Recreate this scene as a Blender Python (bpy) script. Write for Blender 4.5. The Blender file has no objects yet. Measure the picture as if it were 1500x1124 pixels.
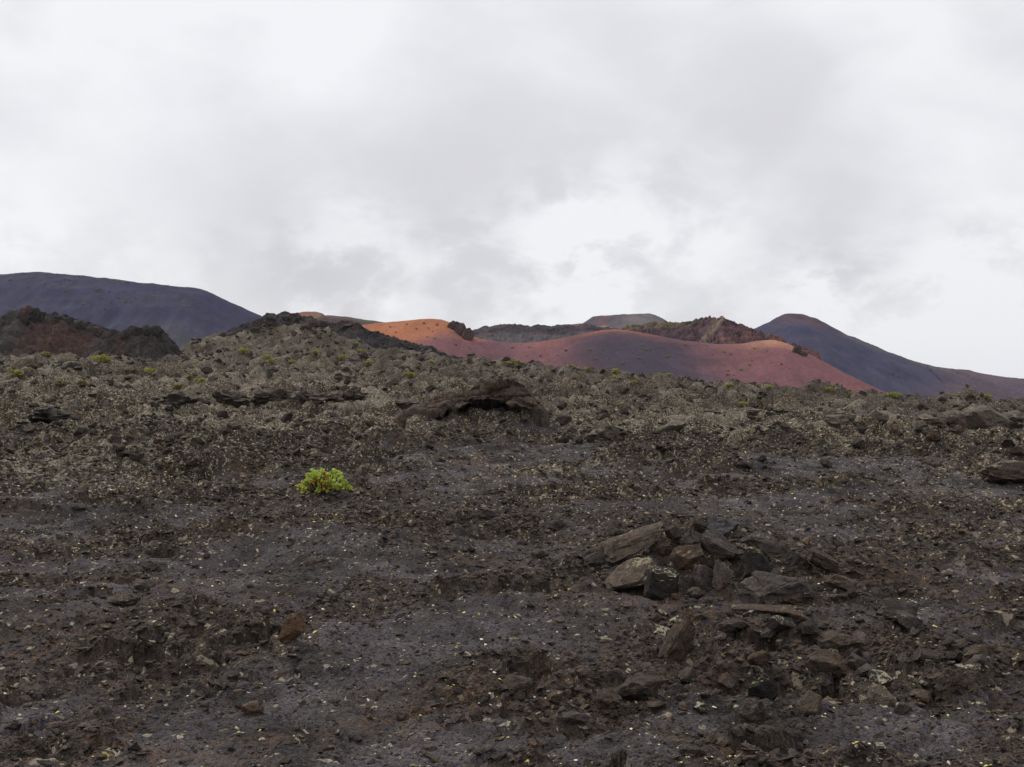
import bpy, bmesh, math, random
import numpy as np
from mathutils import Vector, Matrix, noise as mnoise

random.seed(7)
rng = np.random.default_rng(11)
scene = bpy.context.scene
col = scene.collection
R = math.radians

# ------------------------------------------------------------------ camera
F = 1665.0                      # focal length in photograph pixels (1500 wide)
W, H = 1500.0, 1124.0
EYE = 1.6
PITCH = math.atan((600.0 - H / 2) / F)
cd = bpy.data.cameras.new('camera')
cam = bpy.data.objects.new('camera', cd)
col.objects.link(cam)
cd.sensor_width = 36.0
cd.lens = 36.0 * F / W
cd.clip_start = 0.05
cd.clip_end = 40000
cam.location = (0, 0, EYE)
cam.rotation_euler = (math.pi / 2 + PITCH, 0, 0)
scene.camera = cam

# ------------------------------------------------------------------ sky, sun, exposure
SUN_EL, SUN_AZ = R(42), R(-48)          # azimuth from +Y towards +X
world = bpy.data.worlds.new('World')
scene.world = world
world.use_nodes = True


class NT:
    """small helper to wire nodes"""
    def __init__(s, tree):
        s.t = tree
        s.n = tree.nodes
        s.l = tree.links

    def node(s, typ, inputs=None, **props):
        nd = s.n.new(typ)
        for k, v in props.items():
            setattr(nd, k, v)
        for k, v in (inputs or {}).items():
            sock = nd.inputs[k]
            if isinstance(v, bpy.types.NodeSocket):
                s.l.new(v, sock)
            else:
                sock.default_value = v
        return nd

    def math(s, op, a, b=0.0, c=None, clamp=False):
        ins = {0: a, 1: b}
        if c is not None:
            ins[2] = c
        return s.node('ShaderNodeMath', ins, operation=op, use_clamp=clamp).outputs[0]

    def noise(s, vec, scale, detail=4.0, rough=0.55, dist=0.0, lac=2.0):
        return s.node('ShaderNodeTexNoise', {'Vector': vec, 'Scale': scale, 'Detail': detail, 'Roughness': rough,
                                             'Distortion': dist, 'Lacunarity': lac}).outputs[0]

    def remap(s, v, a, b, c=0.0, d=1.0, smooth=False):
        return s.node('ShaderNodeMapRange', {'Value': v, 'From Min': a, 'From Max': b, 'To Min': c, 'To Max': d},
                      interpolation_type='SMOOTHSTEP' if smooth else 'LINEAR').outputs[0]

    def mix(s, f, a, b, blend='MIX'):
        nd = s.n.new('ShaderNodeMix')
        nd.data_type = 'RGBA'
        nd.blend_type = blend
        for sock, v in ((nd.inputs[0], f), (nd.inputs[6], a), (nd.inputs[7], b)):
            if isinstance(v, bpy.types.NodeSocket):
                s.l.new(v, sock)
            else:
                sock.default_value = v if not isinstance(v, tuple) or len(v) == 4 else (*v, 1)
        return nd.outputs[2]

    def attr(s, name):
        return s.node('ShaderNodeAttribute', attribute_name=name)


def pix_dir(px, py):
    v = Vector(((px - W / 2) / F, 1.0, (H / 2 - py) / F))
    c, sn = math.cos(PITCH), math.sin(PITCH)
    return Vector((v.x, v.y * c - v.z * sn, v.y * sn + v.z * c))


def build_world():
    k = NT(world.node_tree)
    k.n.clear()
    out = k.node('ShaderNodeOutputWorld')
    bg = k.node('ShaderNodeBackground')
    k.l.new(bg.outputs[0], out.inputs[0])
    sky = k.node('ShaderNodeTexSky', sky_type='NISHITA', sun_disc=False, sun_elevation=SUN_EL, sun_rotation=SUN_AZ,
                 air_density=1.0, dust_density=1.5, ozone_density=1.0)
    tc = k.node('ShaderNodeTexCoord').outputs['Generated']
    sep = k.node('ShaderNodeSeparateXYZ', {0: tc})
    z = k.math('MAXIMUM', sep.outputs[2], 0.0)
    den = k.math('ADD', z, 0.85)
    comb = k.node('ShaderNodeCombineXYZ', {0: k.math('DIVIDE', sep.outputs[0], den), 1: k.math('DIVIDE', sep.outputs[1], den),
                                           2: k.math('MULTIPLY', z, 1.1)}).outputs[0]
    big = k.noise(comb, 2.9, 3.0, 0.5, 0.35)
    mid = k.noise(comb, 7.0, 6.0, 0.5, 0.35)
    fine = k.noise(comb, 13.0, 7.0, 0.6, 0.15)
    # grey layer: soft lumps
    grey = k.math('ADD', k.math('ADD', k.math('MULTIPLY', big, 0.55), k.math('MULTIPLY', mid, 0.40)), k.math('MULTIPLY', k.math('SUBTRACT', fine, 0.5), 0.13))
    grey = k.math('ADD', grey, 0.025)
    lum = k.remap(grey, 0.38, 0.63, 0.675, 0.85, True)
    # the layer is thinner towards the zenith
    lum = k.math('ADD', lum, k.remap(z, 0.12, 0.36, 0.01, 0.10, True))
    # thin places low over the horizon where the light breaks through
    band = k.math('MULTIPLY', k.remap(z, 0.01, 0.07, 0.0, 1.0, True), k.remap(z, 0.10, 0.20, 1.0, 0.0, True))
    spots = None
    for (px, py, rad, amp) in ((520, 385, 0.075, .8), (700, 370, 0.06, .55), (860, 340, 0.10, 1.0), (1000, 310, 0.07, .5),
                               (1215, 425, 0.05, .7), (1440, 400, 0.08, .35), (800, 420, 0.08, .5), (455, 80, 0.06, .15), (60, 40, .12, .08),
                               (1290, 470, .08, .2)):
        d = pix_dir(px, py).normalized()
        diff = k.node('ShaderNodeVectorMath', {0: tc, 1: tuple(d)}, operation='DISTANCE').outputs['Value']
        m = k.remap(diff, 0.0, rad * 1.25, amp, 0.0, True)
        spots = m if spots is None else k.math('MAXIMUM', spots, m)
    gate = k.math('ADD', k.math('MULTIPLY', band, 0.22), k.math('MULTIPLY', spots, 0.54))
    br = k.math('MULTIPLY', k.remap(fine, 0.38, 0.62, 0.0, 1.1, True), gate)
    thick = None
    for (px, py, rad, amp) in ((350, 340, 0.13, 1.35), (640, 235, 0.15, .45), (1130, 170, 0.13, .55), (1120, 330, .10, .5), (420, 420, .08, .6), (880, 60, .12, .4)):
        d = pix_dir(px, py).normalized()
        diff = k.node('ShaderNodeVectorMath', {0: tc, 1: tuple(d)}, operation='DISTANCE').outputs['Value']
        m = k.remap(diff, 0.0, rad * 1.3, amp, 0.0, True)
        thick = m if thick is None else k.math('MAXIMUM', thick, m)
    lum = k.math('SUBTRACT', lum, k.math('MULTIPLY', k.math('MULTIPLY', thick, k.remap(mid, 0.3, 0.7, 0.6, 1.3)), 0.13))
    lum = k.math('ADD', lum, k.math('MULTIPLY', br, 0.36))
    lum = k.math('MINIMUM', lum, 0.885)
    tint = k.mix(k.remap(lum, 0.55, 0.85), (0.985, 0.972, 1.03), (0.985, 0.985, 1.015))
    cloud = k.mix(1.0, tint, k.node('ShaderNodeCombineXYZ', {0: lum, 1: lum, 2: lum}).outputs[0], 'MULTIPLY')
    # a little clear sky shows through the layer
    clear = k.mix(1.0, sky.outputs[0], (0.09, 0.09, 0.09, 1), 'MULTIPLY')
    k.l.new(k.mix(0.94, clear, cloud), bg.inputs['Color'])
    bg.inputs['Strength'].default_value = 1.0


build_world()
sd = bpy.data.lights.new('sun', 'SUN')
sd.energy = 1.5
sd.angle = R(10)
sd.color = (1.0, 0.95, 0.87)
sun = bpy.data.objects.new('sun', sd)
col.objects.link(sun)
sdir = Vector((math.sin(SUN_AZ) * math.cos(SUN_EL), math.cos(SUN_AZ) * math.cos(SUN_EL), math.sin(SUN_EL)))
sun.rotation_euler = sdir.to_track_quat('Z', 'Y').to_euler()
sun.location = sdir * 300

scene.cycles.use_denoising = True
vs = scene.view_settings
vs.view_transform = 'Standard'
vs.look = 'None'
vs.exposure = 0.10
vs.gamma = 1.0
vs.use_curve_mapping = False

# ------------------------------------------------------------------ noise (numpy)
_perm = np.random.default_rng(3).permutation(4096).astype(np.int64)
_ang = np.random.default_rng(4).uniform(0, 2 * np.pi, 4096)
_gx, _gy = np.cos(_ang), np.sin(_ang)


def pn(x, y, seed=0):
    x = np.asarray(x, float)
    y = np.asarray(y, float)
    xi = np.floor(x).astype(np.int64)
    yi = np.floor(y).astype(np.int64)
    fx, fy = x - xi, y - yi
    ux = fx * fx * fx * (fx * (fx * 6 - 15) + 10)
    uy = fy * fy * fy * (fy * (fy * 6 - 15) + 10)
    s = seed * 131

    def g(ix, iy, dx, dy):
        h = _perm[(_perm[(ix + s) & 4095] + iy) & 4095]
        return _gx[h] * dx + _gy[h] * dy
    a = g(xi, yi, fx, fy)
    b = g(xi + 1, yi, fx - 1, fy)
    c = g(xi, yi + 1, fx, fy - 1)
    d = g(xi + 1, yi + 1, fx - 1, fy - 1)
    return 1.5 * ((a + ux * (b - a)) * (1 - uy) + (c + ux * (d - c)) * uy)


def fbm(x, y, oct=4, seed=0, gain=0.5, ridged=False):
    t = 0.0
    a = 1.0
    for i in range(oct):
        n = pn(x, y, seed + i)
        if ridged:
            n = 1 - 2 * np.abs(n)
        t = t + a * n
        a *= gain
        x = x * 2.03 + 17.3
        y = y * 2.03 - 9.1
    return t


_wr = np.random.default_rng(8).random((4096, 5))


def blocks(x, y, sx, sy, seed, tilt=1.0, gap=0.12, depth=0.5):
    """broken blocks: every cell is a tilted plate of its own height with a gap round it (unit height)"""
    wx = x / sx + 0.22 * pn(x / sx * 1.7, y / sy * 1.7, seed + 1)
    wy = y / sy + 0.22 * pn(x / sx * 1.7 + 31, y / sy * 1.7, seed + 2)
    xi = np.floor(wx).astype(np.int64)
    yi = np.floor(wy).astype(np.int64)
    f1 = np.full(wx.shape, 9.0)
    f2 = np.full(wx.shape, 9.0)
    hh = np.zeros(wx.shape)
    for di in (-1, 0, 1):
        for dj in (-1, 0, 1):
            ix, iy = xi + di, yi + dj
            h = _perm[(_perm[(ix + seed * 71) & 4095] + iy) & 4095]
            w = _wr[h]
            dx, dy = wx - ix - w[..., 0], wy - iy - w[..., 1]
            d = np.sqrt(dx * dx + dy * dy)
            z = (w[..., 2] - 0.5) + tilt * ((w[..., 3] - 0.5) * dx + (w[..., 4] - 0.5) * dy) * 1.6
            near = d < f1
            f2 = np.where(near, f1, np.minimum(f2, d))
            hh = np.where(near, z, hh)
            f1 = np.where(near, d, f1)
    return hh - depth * (1 - sst(f2 - f1, 0.0, gap))


def sst(x, a, b):
    t = np.clip((np.asarray(x, float) - a) / (b - a), 0, 1)
    return t * t * (3 - 2 * t)


# ------------------------------------------------------------------ the shape of the lava field
EDGE = [(-2500, 190, 8), (-600, 190, 9), (0, 186, 8.5), (200, 184, 8.3), (300, 192, 9.1), (400, 200, 10.6), (460, 203, 11.0), (560, 203, 10.7), (640, 200, 9.9), (740, 195, 8.7),
        (800, 190, 7.8), (920, 175, 5.9), (1000, 168, 4.9), (1060, 160, 3.6), (1290, 150, 1.95), (1500, 135, 1.1), (2000, 130, 1.3), (4000, 130, 1.0)]
_et = np.array([(p - 750) / F for p, _, _ in EDGE])
_ed = np.array([d for _, d, _ in EDGE])
_ez = np.array([z for _, _, z in EDGE])
PILE = None


def base_h(x, y):
    r = np.hypot(x, y) + 1e-6
    t = x / np.maximum(y, 0.25 * r)
    D = np.interp(t, _et, _ed)
    Z = np.interp(t, _et, _ez)
    back = sst(y / r, -0.2, 0.5)
    q = r / D
    zz = np.where(q < 1, Z * np.power(q, 1.6), Z * (1 - 0.75 * sst(q, 1.0, 1.45)))
    return zz * back


def zones(x, y):
    """rough (0..1), lichen (0..1), rust (0..1) of the lava surface"""
    r = np.hypot(x, y) + 1e-6
    t = x / np.maximum(y, 0.3 * r)
    wob = 1 + 0.10 * pn(x / 9, y / 9, 40) + 0.05 * pn(x / 3, y / 3, 41)
    rr = r * wob
    bias = np.interp(rr, [4, 7, 10, 14, 18, 24, 31, 36, 52, 57, 62, 67, 100, 300],
                     [-.02, .0, .02, .0, -.04, -.06, -.06, .32, .40, .02, .02, .55, .8, .95])
    left = sst(-t, 0.12, 0.3)
    bias = bias + left * np.interp(rr, [18, 24, 34, 60, 70], [0, .12, .28, .3, 0])
    n = fbm(x / 5.2 + y / 14, (y - .32 * x) / 1.9, 3, 20) * 0.62 + 0.24 * pn(x / 1.1, y / 0.7, 24)
    rough = sst(n + bias, -0.12, 0.30)
    for (cx, cy, sx, sy, am) in RUB:
        rough = np.maximum(rough, am * np.exp(-(((x - cx) / sx) ** 2 + ((y - cy) / sy) ** 2) ** 2))
    for (cx, cy, sx, sy, am) in SMO:
        rough = rough * (1 - am * np.exp(-(((x - cx) / sx) ** 2 + ((y - cy) / sy) ** 2) ** 2))
    lich = np.interp(r, [4, 9, 14, 22, 40, 60, 110, 220], [.10, .20, .34, .53, .62, .58, .50, .44])
    lich = lich * (0.55 + 0.45 * sst(fbm(x / 6, y / 5, 3, 60), -0.5, 0.5)) * (0.35 + 0.65 * rough)
    lich = lich * (1 + 0.25 * sst(-t, 0.0, 0.35))
    for (cx, cy, sx, sy, am) in LIC:
        lich = lich + am * np.exp(-(((x - cx) / sx) ** 2 + ((y - cy) / sy) ** 2)) * (.4 + .6 * rough)
    rust = sst(fbm(x / 2.2, y / 1.8, 4, 70), 0.15, 0.85)
    return rough, lich, rust


RUB = []
SMO = []
LIC = []


def lava_h(x, y, fine=True):
    x = np.asarray(x, float)
    y = np.asarray(y, float)
    r = np.hypot(x, y)
    z = base_h(x, y)
    far = sst(r, 275, 420)
    rough, lich, rust = zones(x, y)
    # broad swells
    z = z + (0.16 * sst(r, 3, 30) + 0.55 * sst(r, 45, 140)) * fbm(x / 13, y / 11, 3, 1) * (1 - far)
    # gently broken crust with low ledges
    nf = 1 - far
    w = fbm(x / 3.6, y / 2.4, 3, 5)
    lv = w * 2.6
    ter = (np.floor(lv) + sst(lv - np.floor(lv), 0.72, 0.98)) / 2.6
    led = np.interp(r, [3, 8, 20, 60, 200], [0.07, .13, 0.20, 0.30, .5])
    z = z + led * (0.75 * ter + 0.25 * w) * nf
    near = 1 - sst(r, 16, 34)
    midz = sst(r, 12, 32) * (1 - sst(r, 60, 110))
    farz = sst(r, 50, 100)
    z = z + (1 - rough) * near * nf * (0.07 * blocks(x, y, 1.35, 0.95, 3, .9, .08, .5) + .018 * fbm(x / .3, y / .22, 3, 36, .6, True))
    z = z - (1 - rough) * near * nf * 0.035 * np.clip(1 - np.abs(pn(x / 1.1 + .4 * w, y / .8, 9)) * 22, 0, 1)
    z = z + (1 - rough) * sst(r, 14, 30) * nf * 0.12 * blocks(x, y, 2.6, 1.6, 4, .7, .06, .4)
    # clinker and rubble, in sizes of block that grow with the distance to the vents
    if np.any(near > 0):
        z = z + rough * near * (0.12 * blocks(x, y, .46, .40, 11, 1.2, .5, .34) + 0.045 * blocks(x, y, .22, .2, 12, 1.2, .5, .3) * (1 - sst(r, 8, 13))
                                + 0.08 * fbm(x / 0.62, y / 0.5, 4, 30, 0.56, True))
    if np.any(midz > 0):
        z = z + rough * midz * (0.48 * blocks(x, y, 1.6, 1.4, 13, 1.3, .28, .5) + 0.30 * fbm(x / 2.4, y / 2.4, 4, 31, 0.5, True))
    if np.any(farz > 0):
        z = z + rough * farz * nf * (.95 * blocks(x, y, 4.2, 3.8, 15, 1.3, .26, .5) + 0.72 * fbm(x / 5.6, y / 5.4, 4, 32, 0.52, True))
    z = z + nf * (1 - sst(r, 6, 12)) * (0.005 + 0.006 * rough) * fbm(x / 0.16, y / 0.16, 2, 35, .5)
    for (cx, cy, sx, sy, hh) in MOUND:
        d2 = ((x - cx) / sx) ** 2 + ((y - cy) / sy) ** 2
        z = z + hh * np.exp(-d2)
    return z


MOUND = []


def at_ground(px, py):
    """where the line of sight through a photograph pixel meets the lava"""
    d = pix_dir(px, py)
    ts = np.geomspace(3.0, 250, 520)
    for _ in range(2):
        X, Y, Z = d.x * ts, d.y * ts, EYE + d.z * ts
        g = lava_h(X, Y)
        hit = np.nonzero(Z < g)[0]
        i = hit[0] if len(hit) else len(ts) - 1
        ts = np.linspace(ts[max(0, i - 1)], ts[i], 14)
    return Vector((X[i], Y[i], float(g[i])))


def flat_at(px, py):
    d = pix_dir(px, py)
    ts = np.linspace(2.5, 120, 3000)
    X, Y, Z = d.x * ts, d.y * ts, EYE + d.z * ts
    g = base_h(X, Y)
    i = np.nonzero(Z < g)[0]
    i = i[0] if len(i) else -1
    return X[i], Y[i], math.hypot(X[i], Y[i])


def zone_px(lst, x0, y0, x1, y1, am):
    ax, ay, ar = flat_at((x0 + x1) / 2, y1)
    bx, by, br_ = flat_at((x0 + x1) / 2, y0)
    cx, cy = (ax + bx) / 2, (ay + by) / 2
    lst.append((cx, cy, (x1 - x0) / F * cy / 2, max(0.2, (by - ay) / 2), am))


# rubble fields and bare crust as seen in the photograph
for a in ((880, 905, 1460, 1060, 1.0), (640, 970, 960, 1080, .9), (60, 885, 470, 1030, .8), (840, 765, 1290, 905, 1.0), (560, 735, 860, 830, .6),
          (380, 715, 640, 760, .7), (430, 840, 640, 930, .7), (0, 640, 330, 730, .8), (960, 625, 1500, 690, .9), (60, 560, 480, 640, .9)):
    zone_px(RUB, *a)
for a in ((250, 855, 520, 895, .9), (480, 920, 760, 965, .85), (560, 1045, 760, 1124, .9), (0, 1010, 130, 1110, .9), (180, 1060, 420, 1124, .9),
          (1040, 1030, 1440, 1124, .75), (640, 780, 820, 815, .85), (1020, 740, 1320, 795, .7), (1100, 680, 1500, 745, .8), (820, 880, 980, 920, .8),
          (600, 660, 860, 700, .7), (1180, 612, 1420, 628, .9), (1330, 880, 1500, 930, .7), (880, 820, 960, 880, .8), (300, 690, 440, 720, .7)):
    zone_px(SMO, *a)
for a in ((-60, 645, 350, 745, .38), (930, 618, 1540, 690, .26), (0, 530, 620, 600, .14), (560, 700, 900, 760, .2), (1180, 745, 1520, 800, .2), (480, 600, 700, 640, .15)):
    zone_px(LIC, *a)
for (px, py, sx, sy, hh) in ((1072, 846, 1.0, .55, .30), (470, 725, .9, .6, .14), (1130, 1000, 1.1, .5, .10), (1410, 985, .5, .6, .10), (930, 850, .5, .35, .10)):
    fx, fy, _ = flat_at(px, py)
    MOUND.append((fx, fy, sx, sy, hh))


_hr = random.Random(77)
for _ in range(34):
    yy = _hr.uniform(32, 150)
    MOUND.append((_hr.uniform(-.5, .5) * yy, yy, _hr.uniform(1.2, 3.2) * (1 + yy / 120), _hr.uniform(.8, 1.8) * (1 + yy / 120), _hr.choice((1, 1, 1, -.6)) * _hr.uniform(.35, .8) * (1 + yy / 130)))
# the lava climbs over low hummocks between the spatter cones
for (px, yy, sx, sy, hh) in ((316, 226, 9, 13, 3.6), (292, 224, 19, 15, 3.8), (395, 214, 14, 12, 4.4), (470, 210, 13, 10, 2.2)):
    MOUND.append(((px - 750) / F * yy, yy, sx, sy, hh))


# ------------------------------------------------------------------ materials
def new_mat(name):
    m = bpy.data.materials.new(name)
    m.use_nodes = True
    k = NT(m.node_tree)
    k.n.clear()
    out = k.node('ShaderNodeOutputMaterial')
    b = k.node('ShaderNodeBsdfPrincipled', {'Roughness': 0.88})
    b.inputs['Specular IOR Level'].default_value = 0.15
    k.l.new(b.outputs[0], out.inputs[0])
    return m, k, b, out


def bump(k, b, hsock, strength, dist):
    bn = k.node('ShaderNodeBump', {'Height': hsock, 'Strength': strength, 'Distance': dist})
    k.l.new(bn.outputs[0], b.inputs['Normal'])
    return bn


def upness(k):
    g = k.node('ShaderNodeNewGeometry')
    return g.outputs['Position'], k.node('ShaderNodeSeparateXYZ', {0: g.outputs['Normal']}).outputs[2]


def ground_mat():
    m, k, b, out = new_mat('lava_field')
    pos, nz = upness(k)
    rough = k.attr('rough').outputs['Fac']
    lich = k.attr('lichen').outputs['Fac']
    rust = k.attr('rust').outputs['Fac']
    n1 = k.noise(pos, 1.3, 3, 0.6)
    n2 = k.noise(pos, 9.0, 4, 0.65)
    n3 = k.noise(pos, 46.0, 3, 0.7)
    crust = k.mix(k.remap(n1, 0.36, 0.66), (0.040, 0.035, 0.034), (0.118, 0.102, 0.106))
    clink = k.mix(k.remap(n2, 0.3, 0.72), (0.025, 0.0205, 0.018), (0.122, 0.094, 0.075))
    c = k.mix(k.remap(k.math('ADD', rough, k.math('MULTIPLY', k.math('SUBTRACT', n2, 0.5), 1.3)), 0.25, 0.6), crust, clink)
    # iron stains
    rs = k.math('MULTIPLY', k.remap(rust, 0.0, 0.8), k.remap(n2, 0.42, 0.62))
    c = k.mix(k.math('MULTIPLY', rs, 0.7), c, (0.145, 0.088, 0.055))
    n4 = k.noise(pos, 150.0, 2, 0.7)
    grain = k.math('MULTIPLY', k.remap(n3, 0.3, 0.70, 0.45, 1.6), k.remap(n4, 0.3, 0.7, 0.6, 1.45))
    c = k.mix(1.0, c, k.node('ShaderNodeCombineXYZ', {0: grain, 1: grain, 2: grain}).outputs[0], 'MULTIPLY')
    # grey-beige lichen crust growing on the clinker, in patches
    big = k.noise(pos, 0.30, 4, 0.65)
    spk = k.noise(pos, 5.5, 5, 0.78)
    cover = k.math('ADD', spk, k.math('MULTIPLY', k.math('SUBTRACT', big, 0.49), 1.15))
    thr = k.remap(lich, 0.0, 0.9, 0.74, 0.44)
    lm = k.math('MULTIPLY', k.remap(k.math('SUBTRACT', cover, thr), 0.0, 0.07), k.remap(nz, 0.25, 0.7))
    lc = k.mix(k.noise(pos, 2.0, 4, 0.6), (0.175, 0.152, 0.118), (0.37, 0.325, 0.26))
    c = k.mix(k.math('MULTIPLY', lm, 0.58), c, lc)
    # small pale and yellow thalli
    for sc, lo, colr, off in ((15.0, 0.66, (0.48, 0.42, 0.31), 3.1), (21.0, 0.70, (0.46, 0.42, 0.12), 9.7), (7.0, 0.665, (0.34, 0.29, 0.21), 5.3)):
        v = k.node('ShaderNodeVectorMath', {0: pos, 1: (off, off * 2, off)}, operation='ADD').outputs[0]
        s = k.noise(v, sc, 2, 0.5)
        t2 = k.math('SUBTRACT', s, k.remap(lich, 0.0, 0.6, lo + .03, lo - 0.055))
        c = k.mix(k.math('MULTIPLY', k.remap(t2, 0.0, 0.02), 0.9), c, colr)
    k.l.new(c, b.inputs['Base Color'])
    hh = k.math('ADD', k.math('MULTIPLY', n2, 0.6), k.math('MULTIPLY', n3, 0.25))
    v1 = k.node('ShaderNodeTexVoronoi', {'Vector': pos, 'Scale': 17.0, 'Randomness': 1.0}).outputs['Distance']
    hh = k.math('ADD', hh, k.math('MULTIPLY', k.math('MULTIPLY', v1, rough), 0.35))
    bump(k, b, hh, 1.0, 0.16)
    b.inputs['Roughness'].default_value = 0.85
    b.inputs['Specular IOR Level'].default_value = 0.12
    return m


def rock_mat(name, c1, c2, rust=0.3, lichen=0.3, lcol=(0.42, 0.38, 0.24), scale=1.0, yellow=0.25, rustcol=(0.095, 0.052, 0.029), lift=0.2):
    m, k, b, out = new_mat(name)
    pos, nz = upness(k)
    n1 = k.noise(pos, 4.5 * scale, 3, 0.6)
    n2 = k.noise(pos, 22 * scale, 4, 0.68)
    n3 = k.noise(pos, 90 * scale, 3, 0.7)
    oi = k.node('ShaderNodeObjectInfo').outputs['Random']
    c = k.mix(k.remap(n2, 0.3, 0.7), c1, c2)
    rm = k.remap(k.math('ADD', n1, k.math('MULTIPLY', k.math('SUBTRACT', oi, 0.5), 0.3)), 0.66 - 0.3 * rust, 0.86 - 0.3 * rust)
    c = k.mix(k.math('MULTIPLY', rm, min(1, 0.35 + rust)), c, rustcol)
    g = k.math('MULTIPLY', k.remap(n3, 0.3, 0.75, 0.65, 1.4), k.remap(oi, 0, 1, 0.75, 1.25))
    c = k.mix(1.0, c, k.node('ShaderNodeCombineXYZ', {0: g, 1: g, 2: g}).outputs[0], 'MULTIPLY')
    if lichen > 0:
        sp = k.noise(pos, 34 * scale, 4, 0.8)
        pt = k.noise(pos, 3.0 * scale, 3, 0.6)
        cov = k.math('ADD', k.math('ADD', sp, k.math('MULTIPLY', k.math('SUBTRACT', pt, 0.5), 0.7)), k.remap(nz, -0.2, 0.9, -0.30, 0.10))
        lm = k.remap(cov, 0.82 - 0.25 * lichen, 0.90 - 0.25 * lichen)
        yy = k.remap(k.noise(pos, 5 * scale, 2, 0.5), 0.62 - 0.25 * yellow, 0.70 - 0.25 * yellow)
        lc = k.mix(k.math('MULTIPLY', yy, min(1, yellow * 2.5)), lcol, (0.42, 0.38, 0.11))
        c = k.mix(k.math('MULTIPLY', lm, 0.9), c, lc)
    k.l.new(c, b.inputs['Base Color'])
    pit = k.node('ShaderNodeTexVoronoi', {'Vector': pos, 'Scale': 75.0 * scale, 'Randomness': 1.0}).outputs['Distance']
    hh = k.math('ADD', k.math('ADD', k.math('MULTIPLY', n2, 0.9), k.math('MULTIPLY', n3, 0.35)), k.math('MULTIPLY', k.math('MINIMUM', pit, 0.5), 0.3))
    bump(k, b, hh, 1.0, 0.05 / scale)
    b.inputs['Roughness'].default_value = 0.75
    return m


def cinder_mat(name, fleck=(0.16, 0.15, 0.10), fl=0.15, sc=1.0, rock=0.0, spec=0.1):
    """loose cinder: colour from the attribute cinder, plus grain"""
    m, k, b, out = new_mat(name)
    pos, nz = upness(k)
    c = k.attr('cinder').outputs['Color']
    n1 = k.noise(pos, 0.06 * sc, 6, 0.62)
    n2 = k.noise(pos, 0.9 * sc, 5, 0.75)
    g = k.math('MULTIPLY', k.remap(n1, 0.3, 0.7, 0.84, 1.16), k.remap(n2, 0.25, 0.75, 0.58, 1.42))
    c = k.mix(1.0, c, k.node('ShaderNodeCombineXYZ', {0: g, 1: g, 2: g}).outputs[0], 'MULTIPLY')
    if rock:
        n3 = k.noise(pos, 0.35 * sc, 6, 0.72)
        c = k.mix(k.math('MULTIPLY', k.remap(n3, 0.52, 0.66), rock), c, (0.022, 0.018, 0.02))
    if fl:
        s = k.noise(pos, 0.55 * sc, 6, 0.78)
        c = k.mix(k.math('MULTIPLY', k.remap(s, 0.60, 0.66), fl), c, fleck)
    k.l.new(c, b.inputs['Base Color'])
    bump(k, b, n2, 0.5 if not rock else 0.9, 0.5 / sc)
    b.inputs['Roughness'].default_value = 0.95
    b.inputs['Specular IOR Level'].default_value = spec
    return m


def leaf_mat(name, c1, c2, trans=0.35):
    m, k, b, out = new_mat(name)
    geo = k.node('ShaderNodeNewGeometry')
    f = geo.outputs['Random Per Island']
    c = k.mix(f, c1, c2)
    k.l.new(c, b.inputs['Base Color'])
    b.inputs['Roughness'].default_value = 0.5
    tr = k.node('ShaderNodeBsdfTranslucent', {'Color': c})
    mx = k.node('ShaderNodeMixShader', {0: trans, 1: b.outputs[0], 2: tr.outputs[0]})
    k.l.new(mx.outputs[0], out.inputs[0])
    return m


def flat_mat(name, c, rough=0.8):
    m, k, b, out = new_mat(name)
    pos, nz = upness(k)
    n = k.noise(pos, 40, 3, 0.6)
    cc = k.mix(n, tuple(v * 0.75 for v in c), tuple(v * 1.25 for v in c))
    k.l.new(cc, b.inputs['Base Color'])
    b.inputs['Roughness'].default_value = rough
    return m


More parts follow.
